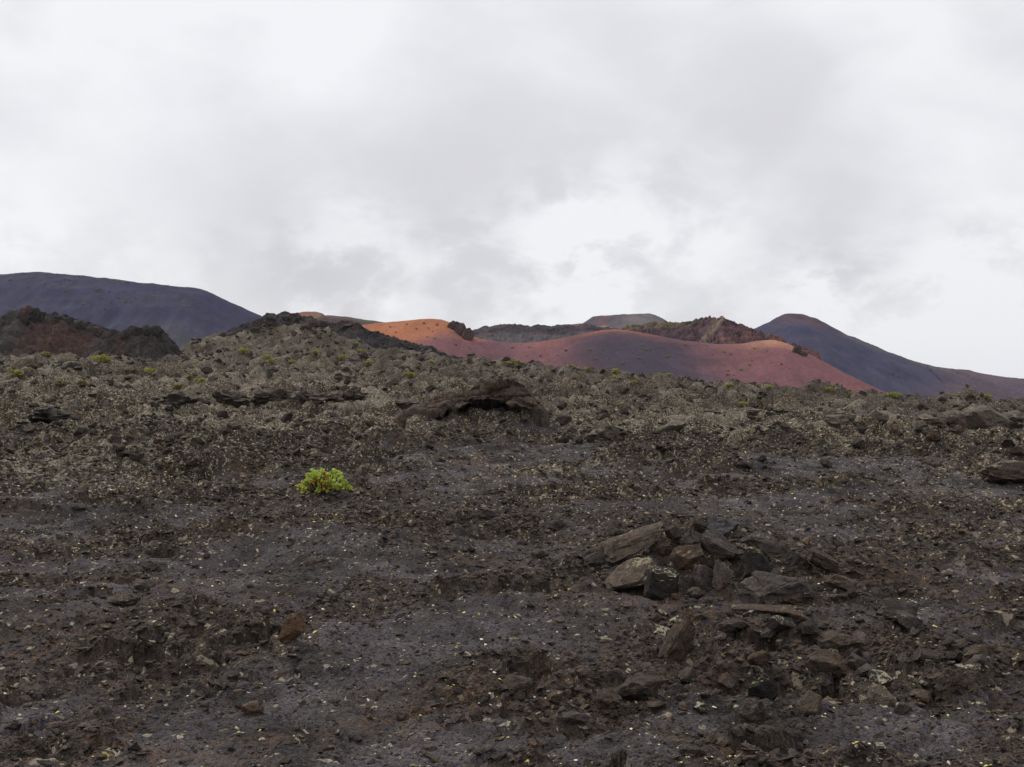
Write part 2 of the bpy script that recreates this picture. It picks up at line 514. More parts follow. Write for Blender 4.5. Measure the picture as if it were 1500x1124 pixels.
MAT = {
    'ground': ground_mat(),
    'dark': rock_mat('black_lava', (0.030, 0.025, 0.0225), (0.108, 0.088, 0.074), 0.16, 0.22),
    'grey': rock_mat('grey_lava', (0.052, 0.043, 0.040), (0.155, 0.127, 0.114), 0.26, 0.46),
    'purple': rock_mat('purple_crust', (0.058, 0.047, 0.043), (0.165, 0.130, 0.112), 0.30, 0.56),
    'rust': rock_mat('rusty_lava', (0.044, 0.034, 0.028), (0.135, 0.095, 0.068), 0.42, 0.48, rustcol=(0.16, 0.088, 0.050)),
    'brown': rock_mat('brown_lava', (0.042, 0.033, 0.027), (0.136, 0.102, 0.078), 0.30, 0.40, rustcol=(0.11, 0.064, 0.038)),
    'ochre': rock_mat('ochre_lava', (0.075, 0.046, 0.028), (0.24, 0.14, 0.078), 0.5, 0.2, rustcol=(0.24, 0.13, 0.065)),
    'slab': rock_mat('tan_slab', (0.060, 0.046, 0.038), (0.20, 0.15, 0.115), 0.35, 0.68, yellow=0.1),
    'lichen': rock_mat('lichen_lava', (0.022, 0.019, 0.018), (0.058, 0.050, 0.046), 0.25, 1.02, yellow=0.40),
    'cream': rock_mat('cream_lichen_lava', (0.022, 0.019, 0.018), (0.058, 0.048, 0.042), 0.25, 1.05, lcol=(0.48, 0.44, 0.30), yellow=0.15),
    'ash': rock_mat('ash_crust', (0.05, 0.045, 0.045), (0.20, 0.185, 0.185), 0.3, 0.5),
    'far': rock_mat('weathered_clinker', (0.022, 0.018, 0.016), (0.092, 0.071, 0.056), 0.40, 0.52, lcol=(0.33, 0.285, 0.22), scale=0.35, yellow=0.12),
    'boulder': rock_mat('weathered_boulder', (0.060, 0.048, 0.040), (0.200, 0.165, 0.132), 0.3, 0.85, lcol=(0.30, 0.27, 0.19), scale=0.5, yellow=0.1),
    'rusty_far': rock_mat('rusty_crag', (0.030, 0.022, 0.019), (0.100, 0.060, 0.045), 0.5, 0.2, scale=0.15, yellow=0.0, rustcol=(0.12, 0.05, 0.032)),
    'cave': rock_mat('cave_lava', (0.036, 0.028, 0.023), (0.125, 0.096, 0.076), 0.26, 0.46, lcol=(0.24, 0.2, 0.17), scale=0.35, yellow=0.0),
    'cinder': cinder_mat('cinder'),
    'cinder_far': cinder_mat('cinder_far', (0.145, 0.135, 0.135), 0.22, 0.6),
    'cinder_rock': cinder_mat('cinder_rock', (0.18, 0.145, 0.125), 0.36, 1.1, 0.62),
    'spatter': cinder_mat('spatter', (0.21, 0.19, 0.13), 0.35, 2.2, 0.7),
    'leaf': leaf_mat('fresh_leaf', (0.30, 0.42, 0.05), (0.60, 0.66, 0.15), 0.42),
    'dry': leaf_mat('orange_leaf', (0.42, 0.13, 0.015), (0.55, 0.30, 0.04), 0.3),
    'shrub': leaf_mat('shrub_leaf', (0.22, 0.235, 0.03), (0.38, 0.36, 0.07), 0.35),
    'shrub_dark': leaf_mat('dark_shrub_leaf', (0.05, 0.05, 0.018), (0.10, 0.085, 0.03), 0.2),
    'shrub_brown': leaf_mat('dry_shrub_leaf', (0.12, 0.095, 0.025), (0.21, 0.16, 0.05), 0.2),
    'twig': flat_mat('twig', (0.07, 0.045, 0.025)),
    'yellow': flat_mat('yellow_lichen', (0.70, 0.66, 0.18)),
    'white': flat_mat('white_lichen', (0.70, 0.63, 0.50)),
}


# ------------------------------------------------------------------ object helpers
def mesh_np(name, verts, faces, mat, smooth=True):
    me = bpy.data.meshes.new(name)
    v = np.asarray(verts, np.float32)
    f = np.asarray(faces, np.int32)
    n, w = f.shape
    me.vertices.add(len(v))
    me.vertices.foreach_set('co', v.ravel())
    me.loops.add(n * w)
    me.loops.foreach_set('vertex_index', f.ravel())
    me.polygons.add(n)
    me.polygons.foreach_set('loop_start', np.arange(0, n * w, w, dtype=np.int32))
    me.polygons.foreach_set('loop_total', np.full(n, w, np.int32))
    me.polygons.foreach_set('use_smooth', np.full(n, smooth))
    me.update(calc_edges=True)
    if mat is not None:
        me.materials.append(mat)
    return me


def grid_faces(nu, nv):
    i = np.arange(nu - 1)[:, None] * nv + np.arange(nv - 1)[None, :]
    return np.stack([i, i + nv, i + nv + 1, i + 1], -1).reshape(-1, 4)


def add(name, me, parent=None, loc=None, rot=None, scl=None):
    o = bpy.data.objects.new(name, me)
    col.objects.link(o)
    if parent:
        o.parent = parent
    if loc is not None:
        o.location = loc
    if rot is not None:
        o.rotation_euler = rot
    if scl is not None:
        o.scale = scl
    return o


def tag(o, label, cat, group=None):
    o['label'] = label
    o['category'] = cat
    if group:
        o['group'] = group
    return o


def struct(o, label=None):
    o['kind'] = 'structure'
    if label:
        o['label'] = label
    return o


def fattr(me, name, arr):
    a = me.attributes.new(name, 'FLOAT', 'POINT')
    a.data.foreach_set('value', np.asarray(arr, np.float32).ravel())


def cattr(me, name, rgb):
    a = me.attributes.new(name, 'FLOAT_COLOR', 'POINT')
    c = np.ones((len(rgb), 4), np.float32)
    c[:, :3] = rgb
    a.data.foreach_set('color', c.ravel())


# ------------------------------------------------------------------ ground
def build_ground():
    a0 = np.arange(-26.5, 26.5001, 0.088)
    a1 = np.arange(27, 45, 0.5)
    a2 = np.arange(45, 180, 5.0)
    ang = np.concatenate([-180 + 0 * a2[:1], -a2[::-1], -a1[::-1], a0, a1, a2, [180.0]])
    ang = np.unique(np.round(ang, 4))
    rad = [0.15, 0.6, 1.2, 1.8, 2.4, 2.9, 3.3]
    r = 3.6
    while r < 262:
        rad.append(r)
        r *= 1.0036
    rad += list(np.geomspace(266, 3600, 34))
    rad = np.array(rad)
    A, Rr = np.meshgrid(np.radians(ang), rad, indexing='ij')
    X, Y = np.sin(A) * Rr, np.cos(A) * Rr
    x, y = X.ravel(), Y.ravel()
    z = lava_h(x, y)
    rough, lich, rust = zones(x, y)
    # behind the camera the pole row collapses onto one height
    z = np.where(np.hypot(x, y) < 1.0, z * 0.3, z)
    me = mesh_np('ground', np.stack([x, y, z], 1), grid_faces(len(ang), len(rad))[:, ::-1], MAT['ground'])
    fattr(me, 'rough', rough)
    fattr(me, 'lichen', lich)
    fattr(me, 'rust', rust)
    return struct(add('ground', me), 'dark lava field of bare crust and clinker with lichen')


build_ground()


# ------------------------------------------------------------------ hills
def lerp_px(tab, u):
    t = np.array(tab, float)
    return np.interp(u, t[:, 0], t[:, 1])


def crest_smooth(tab, u, s):
    y = lerp_px(tab, u)
    if s > 0:
        kx = np.arange(-3 * s, 3 * s + 1)
        kern = np.exp(-(kx / s) ** 2 / 2)
        kern /= kern.sum()
        uu = np.concatenate([u[0] + (np.arange(-3 * s, 0)) * (u[1] - u[0]), u, u[-1] + np.arange(1, 3 * s + 1) * (u[1] - u[0])])
        y = np.convolve(lerp_px(tab, uu), kern, 'valid')
    return y


def ridge(name, tab, depth, front, back, sf, sb, w, nu, nv, mat, colour, rugged=0.0, wl=8.0, crag=0.0, smooth_px=3, concave=0.0, seed=0, label=None, gully=0.0):
    """a hill whose crest runs along the given sight lines at the given distance, with a slope to the front and one to the back"""
    u = np.linspace(tab[0][0], tab[-1][0], nu)
    py = crest_smooth(tab, u, smooth_px)
    D = lerp_px(depth, u) if isinstance(depth, list) else np.full(nu, float(depth))
    cx = np.empty(nu)
    cz = np.empty(nu)
    for i in range(nu):
        d = pix_dir(u[i], py[i])
        t = D[i] / d.y
        cx[i], cz[i] = d.x * t, EYE + d.z * t
    q = np.concatenate([np.linspace(-1, 0, nv - nv // 5 - 1, endpoint=False), np.linspace(0, 1, nv // 5 + 1)])
    v = np.where(q < 0, -front * np.abs(q) ** 1.5, back * np.abs(q) ** 1.5)
    U, V = np.meshgrid(u, v, indexing='ij')
    s = np.where(V < 0, sf, sb)
    a = np.abs(V)
    drop = s * (np.sqrt(a * a + w * w) - w)
    if concave:
        drop = drop * (1 - concave * sst(a, 0, front) * 0.6)
    X = np.repeat(cx[:, None], nv, 1) * (1 + V / D[:, None] * 0.35)
    Y = D[:, None] + V
    Z = cz[:, None] - drop
    if gully:
        Z = Z - gully * sst(a, 0, front * .4) * np.abs(fbm(X / (wl * .9), Y / (wl * 6), 3, seed + 90))
    if rugged:
        n = fbm(X / wl, (Y + Z) / wl, 6, seed + 100, 0.55, True)
        Z = Z + rugged * (n * 0.55 - 0.1) * ((0.6 if crag else 0.25) + (0.4 if crag else 0.75) * sst(a, 0, 6))
    if crag:
        n = fbm(X / (wl * .45) + 5, (Y + 2 * Z) / (wl * .45), 4, seed + 120, 0.55, True)
        st = np.floor(n * 1.6) / 1.6
        Z = Z + crag * (st * .6 + n * .4) * 0.6
        Y = Y - crag * n * 0.9
    me = mesh_np(name, np.stack([X.ravel(), Y.ravel(), Z.ravel()], 1), grid_faces(nu, nv), mat)
    cattr(me, 'cinder', colour(U.ravel(), V.ravel(), X.ravel(), Y.ravel(), Z.ravel(), (cz[:, None] - Z).ravel()))
    o = add(name, me)
    return struct(o, label)


def mixc(a, b, f):
    return np.asarray(a) * (1 - f)[:, None] + np.asarray(b) * f[:, None]


def const(c):
    return lambda u, v, x, y, z, d: np.repeat(np.array([c], float), len(u), 0)


# dark hill at the far left
def c_left(u, v, x, y, z, d):
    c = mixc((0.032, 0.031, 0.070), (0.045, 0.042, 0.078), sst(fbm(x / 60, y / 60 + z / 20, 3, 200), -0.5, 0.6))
    f = sst(d, 22, 48) * sst(u, 190, 300)
    c = mixc(c, (0.125, 0.12, 0.11), f * 0.55)
    st = sst(np.abs(pn(x / 5 + z / 9, z / 60, 210)), 0.0, 0.5)
    rill = fbm(x / 7 + .2 * z, z / 60, 3, 212)
    return c * ((0.88 + 0.16 * st) * (1 + .14 * rill))[:, None]


ridge('hill_left', [(-420, 500), (-250, 440), (-100, 409), (0, 403.5), (50, 400), (100, 403), (160, 410), (230, 418), (270, 421), (292, 423), (312, 431),
                    (345, 447), (390, 467), (450, 494), (520, 520), (600, 545)], 800, 230, 220, 0.50, 0.5, 16, 380, 80, MAT['cinder_far'], c_left,
      rugged=1.2, wl=30, seed=1, label='dark blue-grey cinder hill with a long smooth crest at the far left', gully=3.0)


# dark cone on the right
def c_right(u, v, x, y, z, d):
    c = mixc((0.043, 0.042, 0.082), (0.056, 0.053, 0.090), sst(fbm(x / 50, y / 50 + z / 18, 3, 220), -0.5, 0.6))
    red = sst(fbm(x / 22, z / 9, 3, 225), -0.2, 0.5)
    c = mixc(c, (0.12, 0.060, 0.060), (1 - sst(d, 3, 14)) * sst(u, 1120, 1150) * (1 - sst(u, 1180, 1260)) * (.45 + .5 * red))
    c = mixc(c, (0.105, 0.070, 0.088), sst(u + d * 2.2, 1340, 1430) * 0.8)
    c = mixc(c, (0.13, 0.105, 0.10), (1 - sst(d, 1, 7)) * sst(u, 1190, 1250) * .45)
    return c * (1 + .16 * fbm(x / 8 + .2 * z, z / 60, 3, 228))[:, None]


ridge('hill_right', [(1020, 522), (1060, 503), (1100, 484), (1118, 478), (1132, 469), (1150, 461), (1163, 459.5), (1180, 462), (1205, 474), (1240, 492),
                     (1280, 508), (1320, 525), (1360, 537), (1385, 541), (1410, 543), (1430, 546), (1460, 552), (1500, 557), (1580, 572), (1760, 592)],
      900, 240, 220, 0.46, 0.5, 10, 380, 76, MAT['cinder_far'], c_right, rugged=1.8, wl=30, seed=2, gully=3.0,
      label='dark slate cinder cone with a reddish peak and long right flank')


# flat-topped cone far behind the middle
def c_flat(u, v, x, y, z, d):
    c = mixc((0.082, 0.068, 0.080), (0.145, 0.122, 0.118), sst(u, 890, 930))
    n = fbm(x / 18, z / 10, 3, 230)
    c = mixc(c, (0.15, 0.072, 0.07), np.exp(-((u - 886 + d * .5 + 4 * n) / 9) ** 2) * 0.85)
    return mixc(c, (0.085, 0.075, 0.085), sst(n, 0.1, 0.7) * 0.4)


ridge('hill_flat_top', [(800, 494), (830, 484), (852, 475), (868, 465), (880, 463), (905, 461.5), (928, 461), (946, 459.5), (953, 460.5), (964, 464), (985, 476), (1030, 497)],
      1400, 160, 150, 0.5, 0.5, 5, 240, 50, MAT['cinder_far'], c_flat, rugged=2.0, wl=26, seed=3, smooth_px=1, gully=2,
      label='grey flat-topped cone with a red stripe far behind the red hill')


def c_hump(u, v, x, y, z, d):
    n = fbm(x / 9, z / 5, 3, 240)
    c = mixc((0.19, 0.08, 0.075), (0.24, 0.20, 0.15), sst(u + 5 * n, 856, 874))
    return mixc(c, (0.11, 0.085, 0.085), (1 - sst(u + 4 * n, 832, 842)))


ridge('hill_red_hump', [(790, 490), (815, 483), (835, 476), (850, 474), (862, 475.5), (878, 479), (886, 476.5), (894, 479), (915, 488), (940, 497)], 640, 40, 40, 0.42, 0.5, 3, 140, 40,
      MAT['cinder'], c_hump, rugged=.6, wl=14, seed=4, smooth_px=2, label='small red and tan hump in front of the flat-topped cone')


def c_dome(u, v, x, y, z, d):
    n = fbm(x / 10, z / 4, 3, 250)
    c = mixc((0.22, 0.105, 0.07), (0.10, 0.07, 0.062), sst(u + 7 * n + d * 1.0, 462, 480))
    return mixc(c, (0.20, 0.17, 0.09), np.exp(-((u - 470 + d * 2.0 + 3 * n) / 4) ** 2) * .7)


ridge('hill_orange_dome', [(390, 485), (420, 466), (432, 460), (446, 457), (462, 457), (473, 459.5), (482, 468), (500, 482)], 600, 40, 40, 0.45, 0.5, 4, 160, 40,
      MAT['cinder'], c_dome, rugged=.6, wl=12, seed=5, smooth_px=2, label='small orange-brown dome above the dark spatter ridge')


def c_back(u, v, x, y, z, d):
    n = fbm(x / 12, z / 4, 3, 260)
    c = mixc((0.085, 0.050, 0.056), (0.075, 0.068, 0.052), sst(u + 8 * n, 500, 530))
    return mixc(c, (0.14, 0.13, 0.085), (1 - sst(d, 0.5, 2.5)) * .5)


ridge('hill_dark_back', [(440, 475), (470, 463.5), (482, 462.5), (510, 464.5), (535, 469), (565, 472.5), (600, 480), (640, 492)], 680, 50, 40, 0.42, 0.5, 3, 160, 40,
      MAT['cinder_rock'], c_back, rugged=1.0, wl=14, seed=6, smooth_px=2, label='low dark ridge between the orange dome and the orange slope')


# rocky ridge seen over the saddle of the red hill
def c_saddle(u, v, x, y, z, d):
    n = fbm(x / 9, z / 3.5, 3, 270)
    c = mixc((0.062, 0.048, 0.056), (0.115, 0.098, 0.102), sst(d + 1.6 * n, 2.5, 6.0))
    return mixc(c, (0.11, 0.095, 0.085), (1 - sst(d, .3, 1.6)) * .4)


ridge('rock_ridge_dark', [(640, 500), (672, 490), (690, 486), (706, 482.5), (725, 480), (750, 478.8), (780, 480), (810, 481), (835, 478.5), (860, 477.5), (890, 482), (930, 492)],
      540, 40, 35, 0.46, 0.5, 2.5, 260, 60, MAT['cinder_rock'], c_saddle, rugged=2.2, wl=12, crag=.5, seed=7, smooth_px=1,
      label='dark rocky ridge behind the low saddle of the red hill')


# crags of red and purple rock
def c_crag(u, v, x, y, z, d):
    n = fbm(x / 7, z / 4, 4, 280)
    c = mixc((0.100, 0.060, 0.068), (0.205, 0.100, 0.092), sst(n + (u - 1060) / 90, -0.3, .9))
    c = mixc(c, (0.055, 0.042, 0.046), sst(fbm(x / 4, z / 3, 3, 285), 0.1, .8) * (1 - sst(u, 1060, 1110)) * .8)
    line = np.exp(-((u - 1053 + d * 3.4 + 3 * n) / 5.0) ** 2) * (1 - sst(d, 8, 12))
    c = mixc(c, (0.27, 0.22, 0.14), line * .7)
    return mixc(c, (0.19, 0.16, 0.09), (1 - sst(d, .5, 2)) * (1 - sst(u, 990, 1030)) * .7)


ridge('rock_ridge_red', [(890, 492), (920, 482), (945, 478.5), (975, 477.5), (1000, 478), (1012, 476), (1022, 474), (1026, 470.5), (1045, 470), (1053, 468.5), (1062, 472),
                         (1078, 480), (1100, 487), (1120, 493), (1145, 501), (1170, 512), (1200, 525)],
      [(890, 500), (1020, 490), (1055, 470), (1200, 460)], 45, 35, 0.62, 0.6, 1.2, 340, 80, MAT['cinder_rock'], c_crag, rugged=3.2, wl=11, crag=.9, seed=8, smooth_px=1,
      label='craggy red and purple rock ridge with a pale vein above the red hill')


# the long red hill
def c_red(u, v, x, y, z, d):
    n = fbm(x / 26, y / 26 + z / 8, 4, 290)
    orange, red, cloud_shade = (0.345, 0.130, 0.064), (0.172, 0.076, 0.082), (0.054, 0.042, 0.060)
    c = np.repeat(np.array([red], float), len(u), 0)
    # cloud shadow painted into the hill colour as dark purple bands
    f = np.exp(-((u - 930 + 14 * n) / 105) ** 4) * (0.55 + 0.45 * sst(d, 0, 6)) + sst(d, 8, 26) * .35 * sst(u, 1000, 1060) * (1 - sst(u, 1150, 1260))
    c = mixc(c, cloud_shade, np.clip(f, 0, 1))
    c = mixc(c, cloud_shade, np.exp(-((u - 730 + 6 * n) / 34) ** 2) * .35)
    # orange cinder at the left, with the sun patch painted into its colour
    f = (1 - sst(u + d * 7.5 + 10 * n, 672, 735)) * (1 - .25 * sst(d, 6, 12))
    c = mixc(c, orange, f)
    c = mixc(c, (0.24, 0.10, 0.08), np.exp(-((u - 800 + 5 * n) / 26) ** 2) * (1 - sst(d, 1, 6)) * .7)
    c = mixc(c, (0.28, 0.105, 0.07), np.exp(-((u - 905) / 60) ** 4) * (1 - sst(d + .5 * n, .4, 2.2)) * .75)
    f = np.exp(-((u - 1125 + 4 * n) / 42) ** 2) * (1 - sst(d + n, .5, 4.5))  # orange rim, the sun on its right shoulder painted in as a lighter tone
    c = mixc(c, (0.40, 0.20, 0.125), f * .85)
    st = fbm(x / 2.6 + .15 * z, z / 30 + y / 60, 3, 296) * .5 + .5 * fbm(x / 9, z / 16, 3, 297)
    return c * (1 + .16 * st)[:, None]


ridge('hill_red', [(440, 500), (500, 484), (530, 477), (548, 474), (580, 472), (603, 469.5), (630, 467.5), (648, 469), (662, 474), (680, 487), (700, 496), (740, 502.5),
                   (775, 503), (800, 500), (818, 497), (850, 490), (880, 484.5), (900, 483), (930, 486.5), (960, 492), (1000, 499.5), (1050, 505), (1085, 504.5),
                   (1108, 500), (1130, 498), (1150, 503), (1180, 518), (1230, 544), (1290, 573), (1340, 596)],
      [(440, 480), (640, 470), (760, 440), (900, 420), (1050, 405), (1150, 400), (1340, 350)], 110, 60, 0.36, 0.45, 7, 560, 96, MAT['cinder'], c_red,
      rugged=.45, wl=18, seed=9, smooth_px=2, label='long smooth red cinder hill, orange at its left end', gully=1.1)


# spatter cones at the end of the lava field
def c_spat(u, v, x, y, z, d):
    n = fbm(x / 3, z / 2, 4, 300)
    c = mixc((0.042, 0.036, 0.034), (0.088, 0.074, 0.066), sst(n, -.6, .8))
    f = sst(u + 6 * n, 48, 66) * (1 - sst(u - d * 8 + 8 * n, 118, 150)) * sst(d + .5 * n, 0.5, 1.6)
    c = mixc(c, (0.088, 0.040, 0.032), np.clip(f, 0, 1) * (.35 + .45 * sst(fbm(x / 1.2, z / .8, 3, 303), -.3, .5)))
    return mixc(c, (0.13, 0.05, 0.03), np.exp(-((u - 45) / 6) ** 2) * (1 - sst(d, .3, 1)) * .8)


ridge('spatter_cone_left', [(-160, 520), (-60, 498), (-20, 482), (0, 472), (14, 463), (26, 458), (38, 451.5), (47, 451.5), (52, 459), (57, 457), (64, 464), (78, 465), (84, 463),
                            (90, 467), (97, 464), (104, 471), (118, 473), (130, 478), (150, 484), (175, 489), (210, 505), (260, 528)],
      190, 26, 16, 0.60, 0.7, .8, 420, 110, MAT['spatter'], c_spat, rugged=1.1, wl=3.5, crag=.30, seed=10, smooth_px=1,
      label='rugged spatter cone with a red inner face at the left edge')


def c_spat2(u, v, x, y, z, d):
    n = fbm(x / 3, z / 2, 4, 310)
    c = mixc((0.046, 0.038, 0.036), (0.080, 0.066, 0.060), sst(n, -.6, .8))
    return mixc(c, (0.085, 0.05, 0.04), np.exp(-((u - 185) / 12) ** 2) * .5)


ridge('spatter_cone_dark', [(120, 522), (150, 505), (165, 492), (180, 486), (192, 483), (200, 480.5), (208, 482), (215, 480), (222, 484), (228, 478), (234, 482), (242, 490), (255, 504), (268, 520), (280, 533)],
      178, 14, 10, 0.75, 0.8, .4, 300, 100, MAT['spatter'], c_spat2, rugged=.75, wl=2.6, crag=.24, seed=11, smooth_px=1,
      label='small dark spatter cone with a jagged rim and a smooth right flank')


def c_ridge(u, v, x, y, z, d):
    n = fbm(x / 4, z / 2, 4, 330)
    c = mixc((0.042, 0.036, 0.037), (0.076, 0.065, 0.062), sst(n, -.6, .8))
    f = np.exp(-((u - 447 - d * 9 + 5 * n) / 20) ** 2) * sst(d, .2, 1) * (1 - sst(d, 5, 7))
    c = mixc(c, (0.085, 0.036, 0.026), f * .75)
    return mixc(c, (0.08, 0.036, 0.032), np.exp(-((u - 512) / 13) ** 2) * (1 - sst(d, .8, 2)) * .8)


ridge('spatter_ridge', [(330, 492), (352, 480), (372, 474), (388, 465), (398, 461.5), (410, 462), (420, 460.5), (428, 464), (436, 462), (442, 467), (455, 467), (466, 471), (478, 476), (490, 477),
                        (500, 474.5), (514, 471.5), (524, 475.5), (536, 485), (548, 489), (560, 492), (580, 499), (606, 507), (632, 511), (642, 518), (680, 530)],
      [(330, 225), (440, 222), (560, 215), (680, 205)], 26, 18, 0.62, 0.7, .7, 520, 110, MAT['spatter'], c_ridge, rugged=.9, wl=3.6, crag=.28, seed=13, smooth_px=1,
      label='dark spatter ridge with a red band sloping down to the orange slope')


# ------------------------------------------------------------------ rocks
def rock_mesh(name, seed, mat, sub=3, cuts=9, rough=0.06, keep=0.97, dims=(1, 1, 1), lump=0.22, sharp=True):
    """a broken stone: a ball cut flat by planes spread round it, then chipped"""
    rs = random.Random(seed)
    bm = bmesh.new()
    bmesh.ops.create_icosphere(bm, subdivisions=sub, radius=1.0)
    off = Vector((rs.uniform(-50, 50), rs.uniform(-50, 50), rs.uniform(-50, 50)))
    planes = []
    tries = 0
    while len(planes) < cuts and tries < 400:
        tries += 1
        n = Vector((rs.gauss(0, 1), rs.gauss(0, 1), rs.gauss(0, 1))).normalized()
        if all(n.dot(m) < 0.60 for m, _ in planes):
            planes.append((n, rs.uniform(0.36, 0.60)))
    for v in bm.verts:
        p = v.co.copy()
        p *= 1 + lump * mnoise.noise(p * 1.3 + off)
        for n, d in planes:
            s = p.dot(n) - d
            if s > 0:
                p -= n * s * keep
        q = v.co
        ch = mnoise.noise(p * 3.1 + off)
        chip = -0.10 * max(0.0, ch - 0.18)
        p += q * (rough * mnoise.fractal(p * 3.6 + off, 0.8, 2.1, 4) + chip * (rough / .06))
        v.co = p
    mx = [max(abs(v.co[i]) for v in bm.verts) for i in range(3)]
    for v in bm.verts:
        v.co = Vector([v.co[i] / mx[i] * dims[i] / 2 for i in range(3)])
    me = bpy.data.meshes.new(name)
    bm.to_mesh(me)
    bm.free()
    me.polygons.foreach_set('use_smooth', np.full(len(me.polygons), True))
    if sharp:
        me.set_sharp_from_angle(angle=R(24))
    if mat is not None:
        me.materials.append(mat)
    return me


_rock_no = [0]


def hero(name, box, mat, label, cat='rock', depth=0.9, rot=(0, 0, 0), cuts=9, rough=0.06, sink=0.30, sub=0, hk=0.95, lump=0.15, seed=None, base=None, group=None, up=0.0, keep=0.95, taper=0.0):
    """one rock that fills the given photograph box, standing where its foot meets the lava"""
    x0, y0, x1, y1 = box
    grow = 0.09 if x1 - x0 > 18 else 0.0
    x0, x1, y0 = x0 - (x1 - x0) * grow, x1 + (x1 - x0) * grow, y0 - (y1 - y0) * grow
    _rock_no[0] += 1
    foot = at_ground((x0 + x1) / 2, y1 if base is None else base)
    r = foot.y
    w = (x1 - x0) / F * r
    h = (y1 - y0) / F * r * hk
    dp = max(w * depth, h * 0.6)
    sub = sub or (4 if x1 - x0 > 34 else 3)
    cuts = min(cuts + 2, 13)
    rough = rough * 1.7
    me = rock_mesh(name, seed if seed is not None else 500 + _rock_no[0], MAT[mat], sub, cuts, rough, keep, (w, dp, h * (1 + sink)), lump)
    if taper:
        hz = h * (1 + sink)
        for v in me.vertices:
            t_ = min(1, max(0, v.co.z / hz + .5))
            f_ = (1 + .15 * taper) - taper * t_
            v.co.x *= f_
            v.co.y *= f_
    o = add(name, me, None, (foot.x, foot.y + dp * 0.42, foot.z + h * (0.5 - sink * 0.5) + up), rot)
    return tag(o, label, cat, group)


P = 'rock pile at right'
hero('rock_slab', (884, 776, 980, 834), 'slab', 'long pale-topped slab tilted up to the right at the left end of the rock pile', depth=.55, rot=(0.25, R(-24), 0.1), hk=.5, cuts=12, base=826, up=.12)
hero('lava_crust_slab', (884, 818, 972, 876), 'slab', 'smooth grey-brown crust mound sloping left below the tilted slab of the rock pile', depth=.8, rot=(0.1, R(-20), 0), hk=.7, cuts=6, rough=.05, base=870, keep=.8)
hero('rock', (944, 828, 1002, 878), 'cream', 'wedge-shaped block with a cream lichen edge at the front of the rock pile', depth=.8, rot=(0.1, R(-14), 0.3), cuts=12, seed=612)
hero('rock', (988, 812, 1032, 850), 'rust', 'rusty brown block above the wedge-shaped block in the rock pile', depth=.9, base=845, up=.05)
hero('rock', (998, 845, 1018, 868), 'dark', 'small dark stone wedged left of the two rounded blocks in the rock pile', depth=.9)
hero('rock', (1016, 829, 1045, 868), 'purple', 'left one of two rounded dark blocks side by side in the rock pile', depth=1.0, cuts=7, lump=.1, hk=1)
hero('rock', (1046, 831, 1075, 872), 'purple', 'right one of two rounded dark blocks side by side in the rock pile', depth=1.0, cuts=7, lump=.1, hk=1)
hero('rock_slab', (1026, 800, 1086, 846), 'grey', 'long grey slab leaning down to the right in the middle of the rock pile', depth=.6, rot=(0.15, R(30), -.1), hk=.52, cuts=13, base=836, up=.12)
hero('rock', (1001, 795, 1030, 824), 'grey', 'grey-brown block left of the leaning grey slab in the rock pile', depth=.9, base=822, up=.1)
hero('lava_crust_slab', (1024, 770, 1086, 806), 'ash', 'pale ash-grey crust mound at the back of the rock pile', depth=.9, hk=.8, cuts=5, rough=.1, base=800, up=.05)
hero('rock', (1008, 770, 1036, 787), 'rust', 'rusty stone on the top edge of the rock pile', depth=.8, base=787, up=.06)
hero('rock_slab', (1086, 786, 1152, 820), 'dark', 'long dark slab with a few lichen dots at the back right of the rock pile', depth=.7, rot=(0, R(14), -.2), hk=.75, cuts=12, base=818, up=.04)
hero('rock', (1078, 821, 1142, 866), 'lichen', 'pointed rock speckled with yellow lichen in the rock pile', depth=.8, rot=(.1, R(-8), .4), cuts=9, base=858, seed=633, taper=.6, up=.04)
hero('rock', (1126, 816, 1194, 858), 'lichen', 'flat-topped rock with a yellow-dotted top in the rock pile', depth=.9, cuts=8, base=850, hk=.85, seed=643)
hero('rock', (1096, 843, 1198, 886), 'grey', 'biggest dark boulder at the front right of the rock pile', depth=.6, cuts=9, rot=(0, R(5), 0), hk=.95, lump=.28, seed=655)
hero('rock_slab', (1178, 814, 1230, 852), 'brown', 'brown slab leaning right at the right side of the rock pile', depth=.5, rot=(.1, R(28), 0), hk=.5, cuts=12, base=845, up=.08)
hero('rock_slab', (1216, 834, 1268, 868), 'brown', 'low brown slab at the far right end of the rock pile', depth=.7, rot=(0, R(12), 0), hk=.65, cuts=9)
hero('rock_slab', (1064, 878, 1184, 902), 'rust', 'long flat rusty slab on the ground in front of the rock pile', depth=.42, rot=(0, R(3), .05), hk=.5, cuts=10)
hero('rock', (955, 803, 994, 820), 'rust', 'small orange-brown stone under the tilted slab of the rock pile', depth=.6, up=.04)
hero('rock', (976, 783, 1000, 803), 'dark', 'square dark stone beside the top of the tilted slab', depth=.7, up=.08, cuts=14)
hero('rock', (1008, 862, 1028, 875), 'brown', 'little brown stone in front of the two rounded blocks', depth=.8)
hero('rock', (1144, 872, 1200, 886), 'brown', 'flat brown stone under the right end of the biggest dark boulder', depth=.7)
hero('rock', (858, 812, 886, 834), 'dark', 'small dark stone just left of the tilted slab', depth=.9)
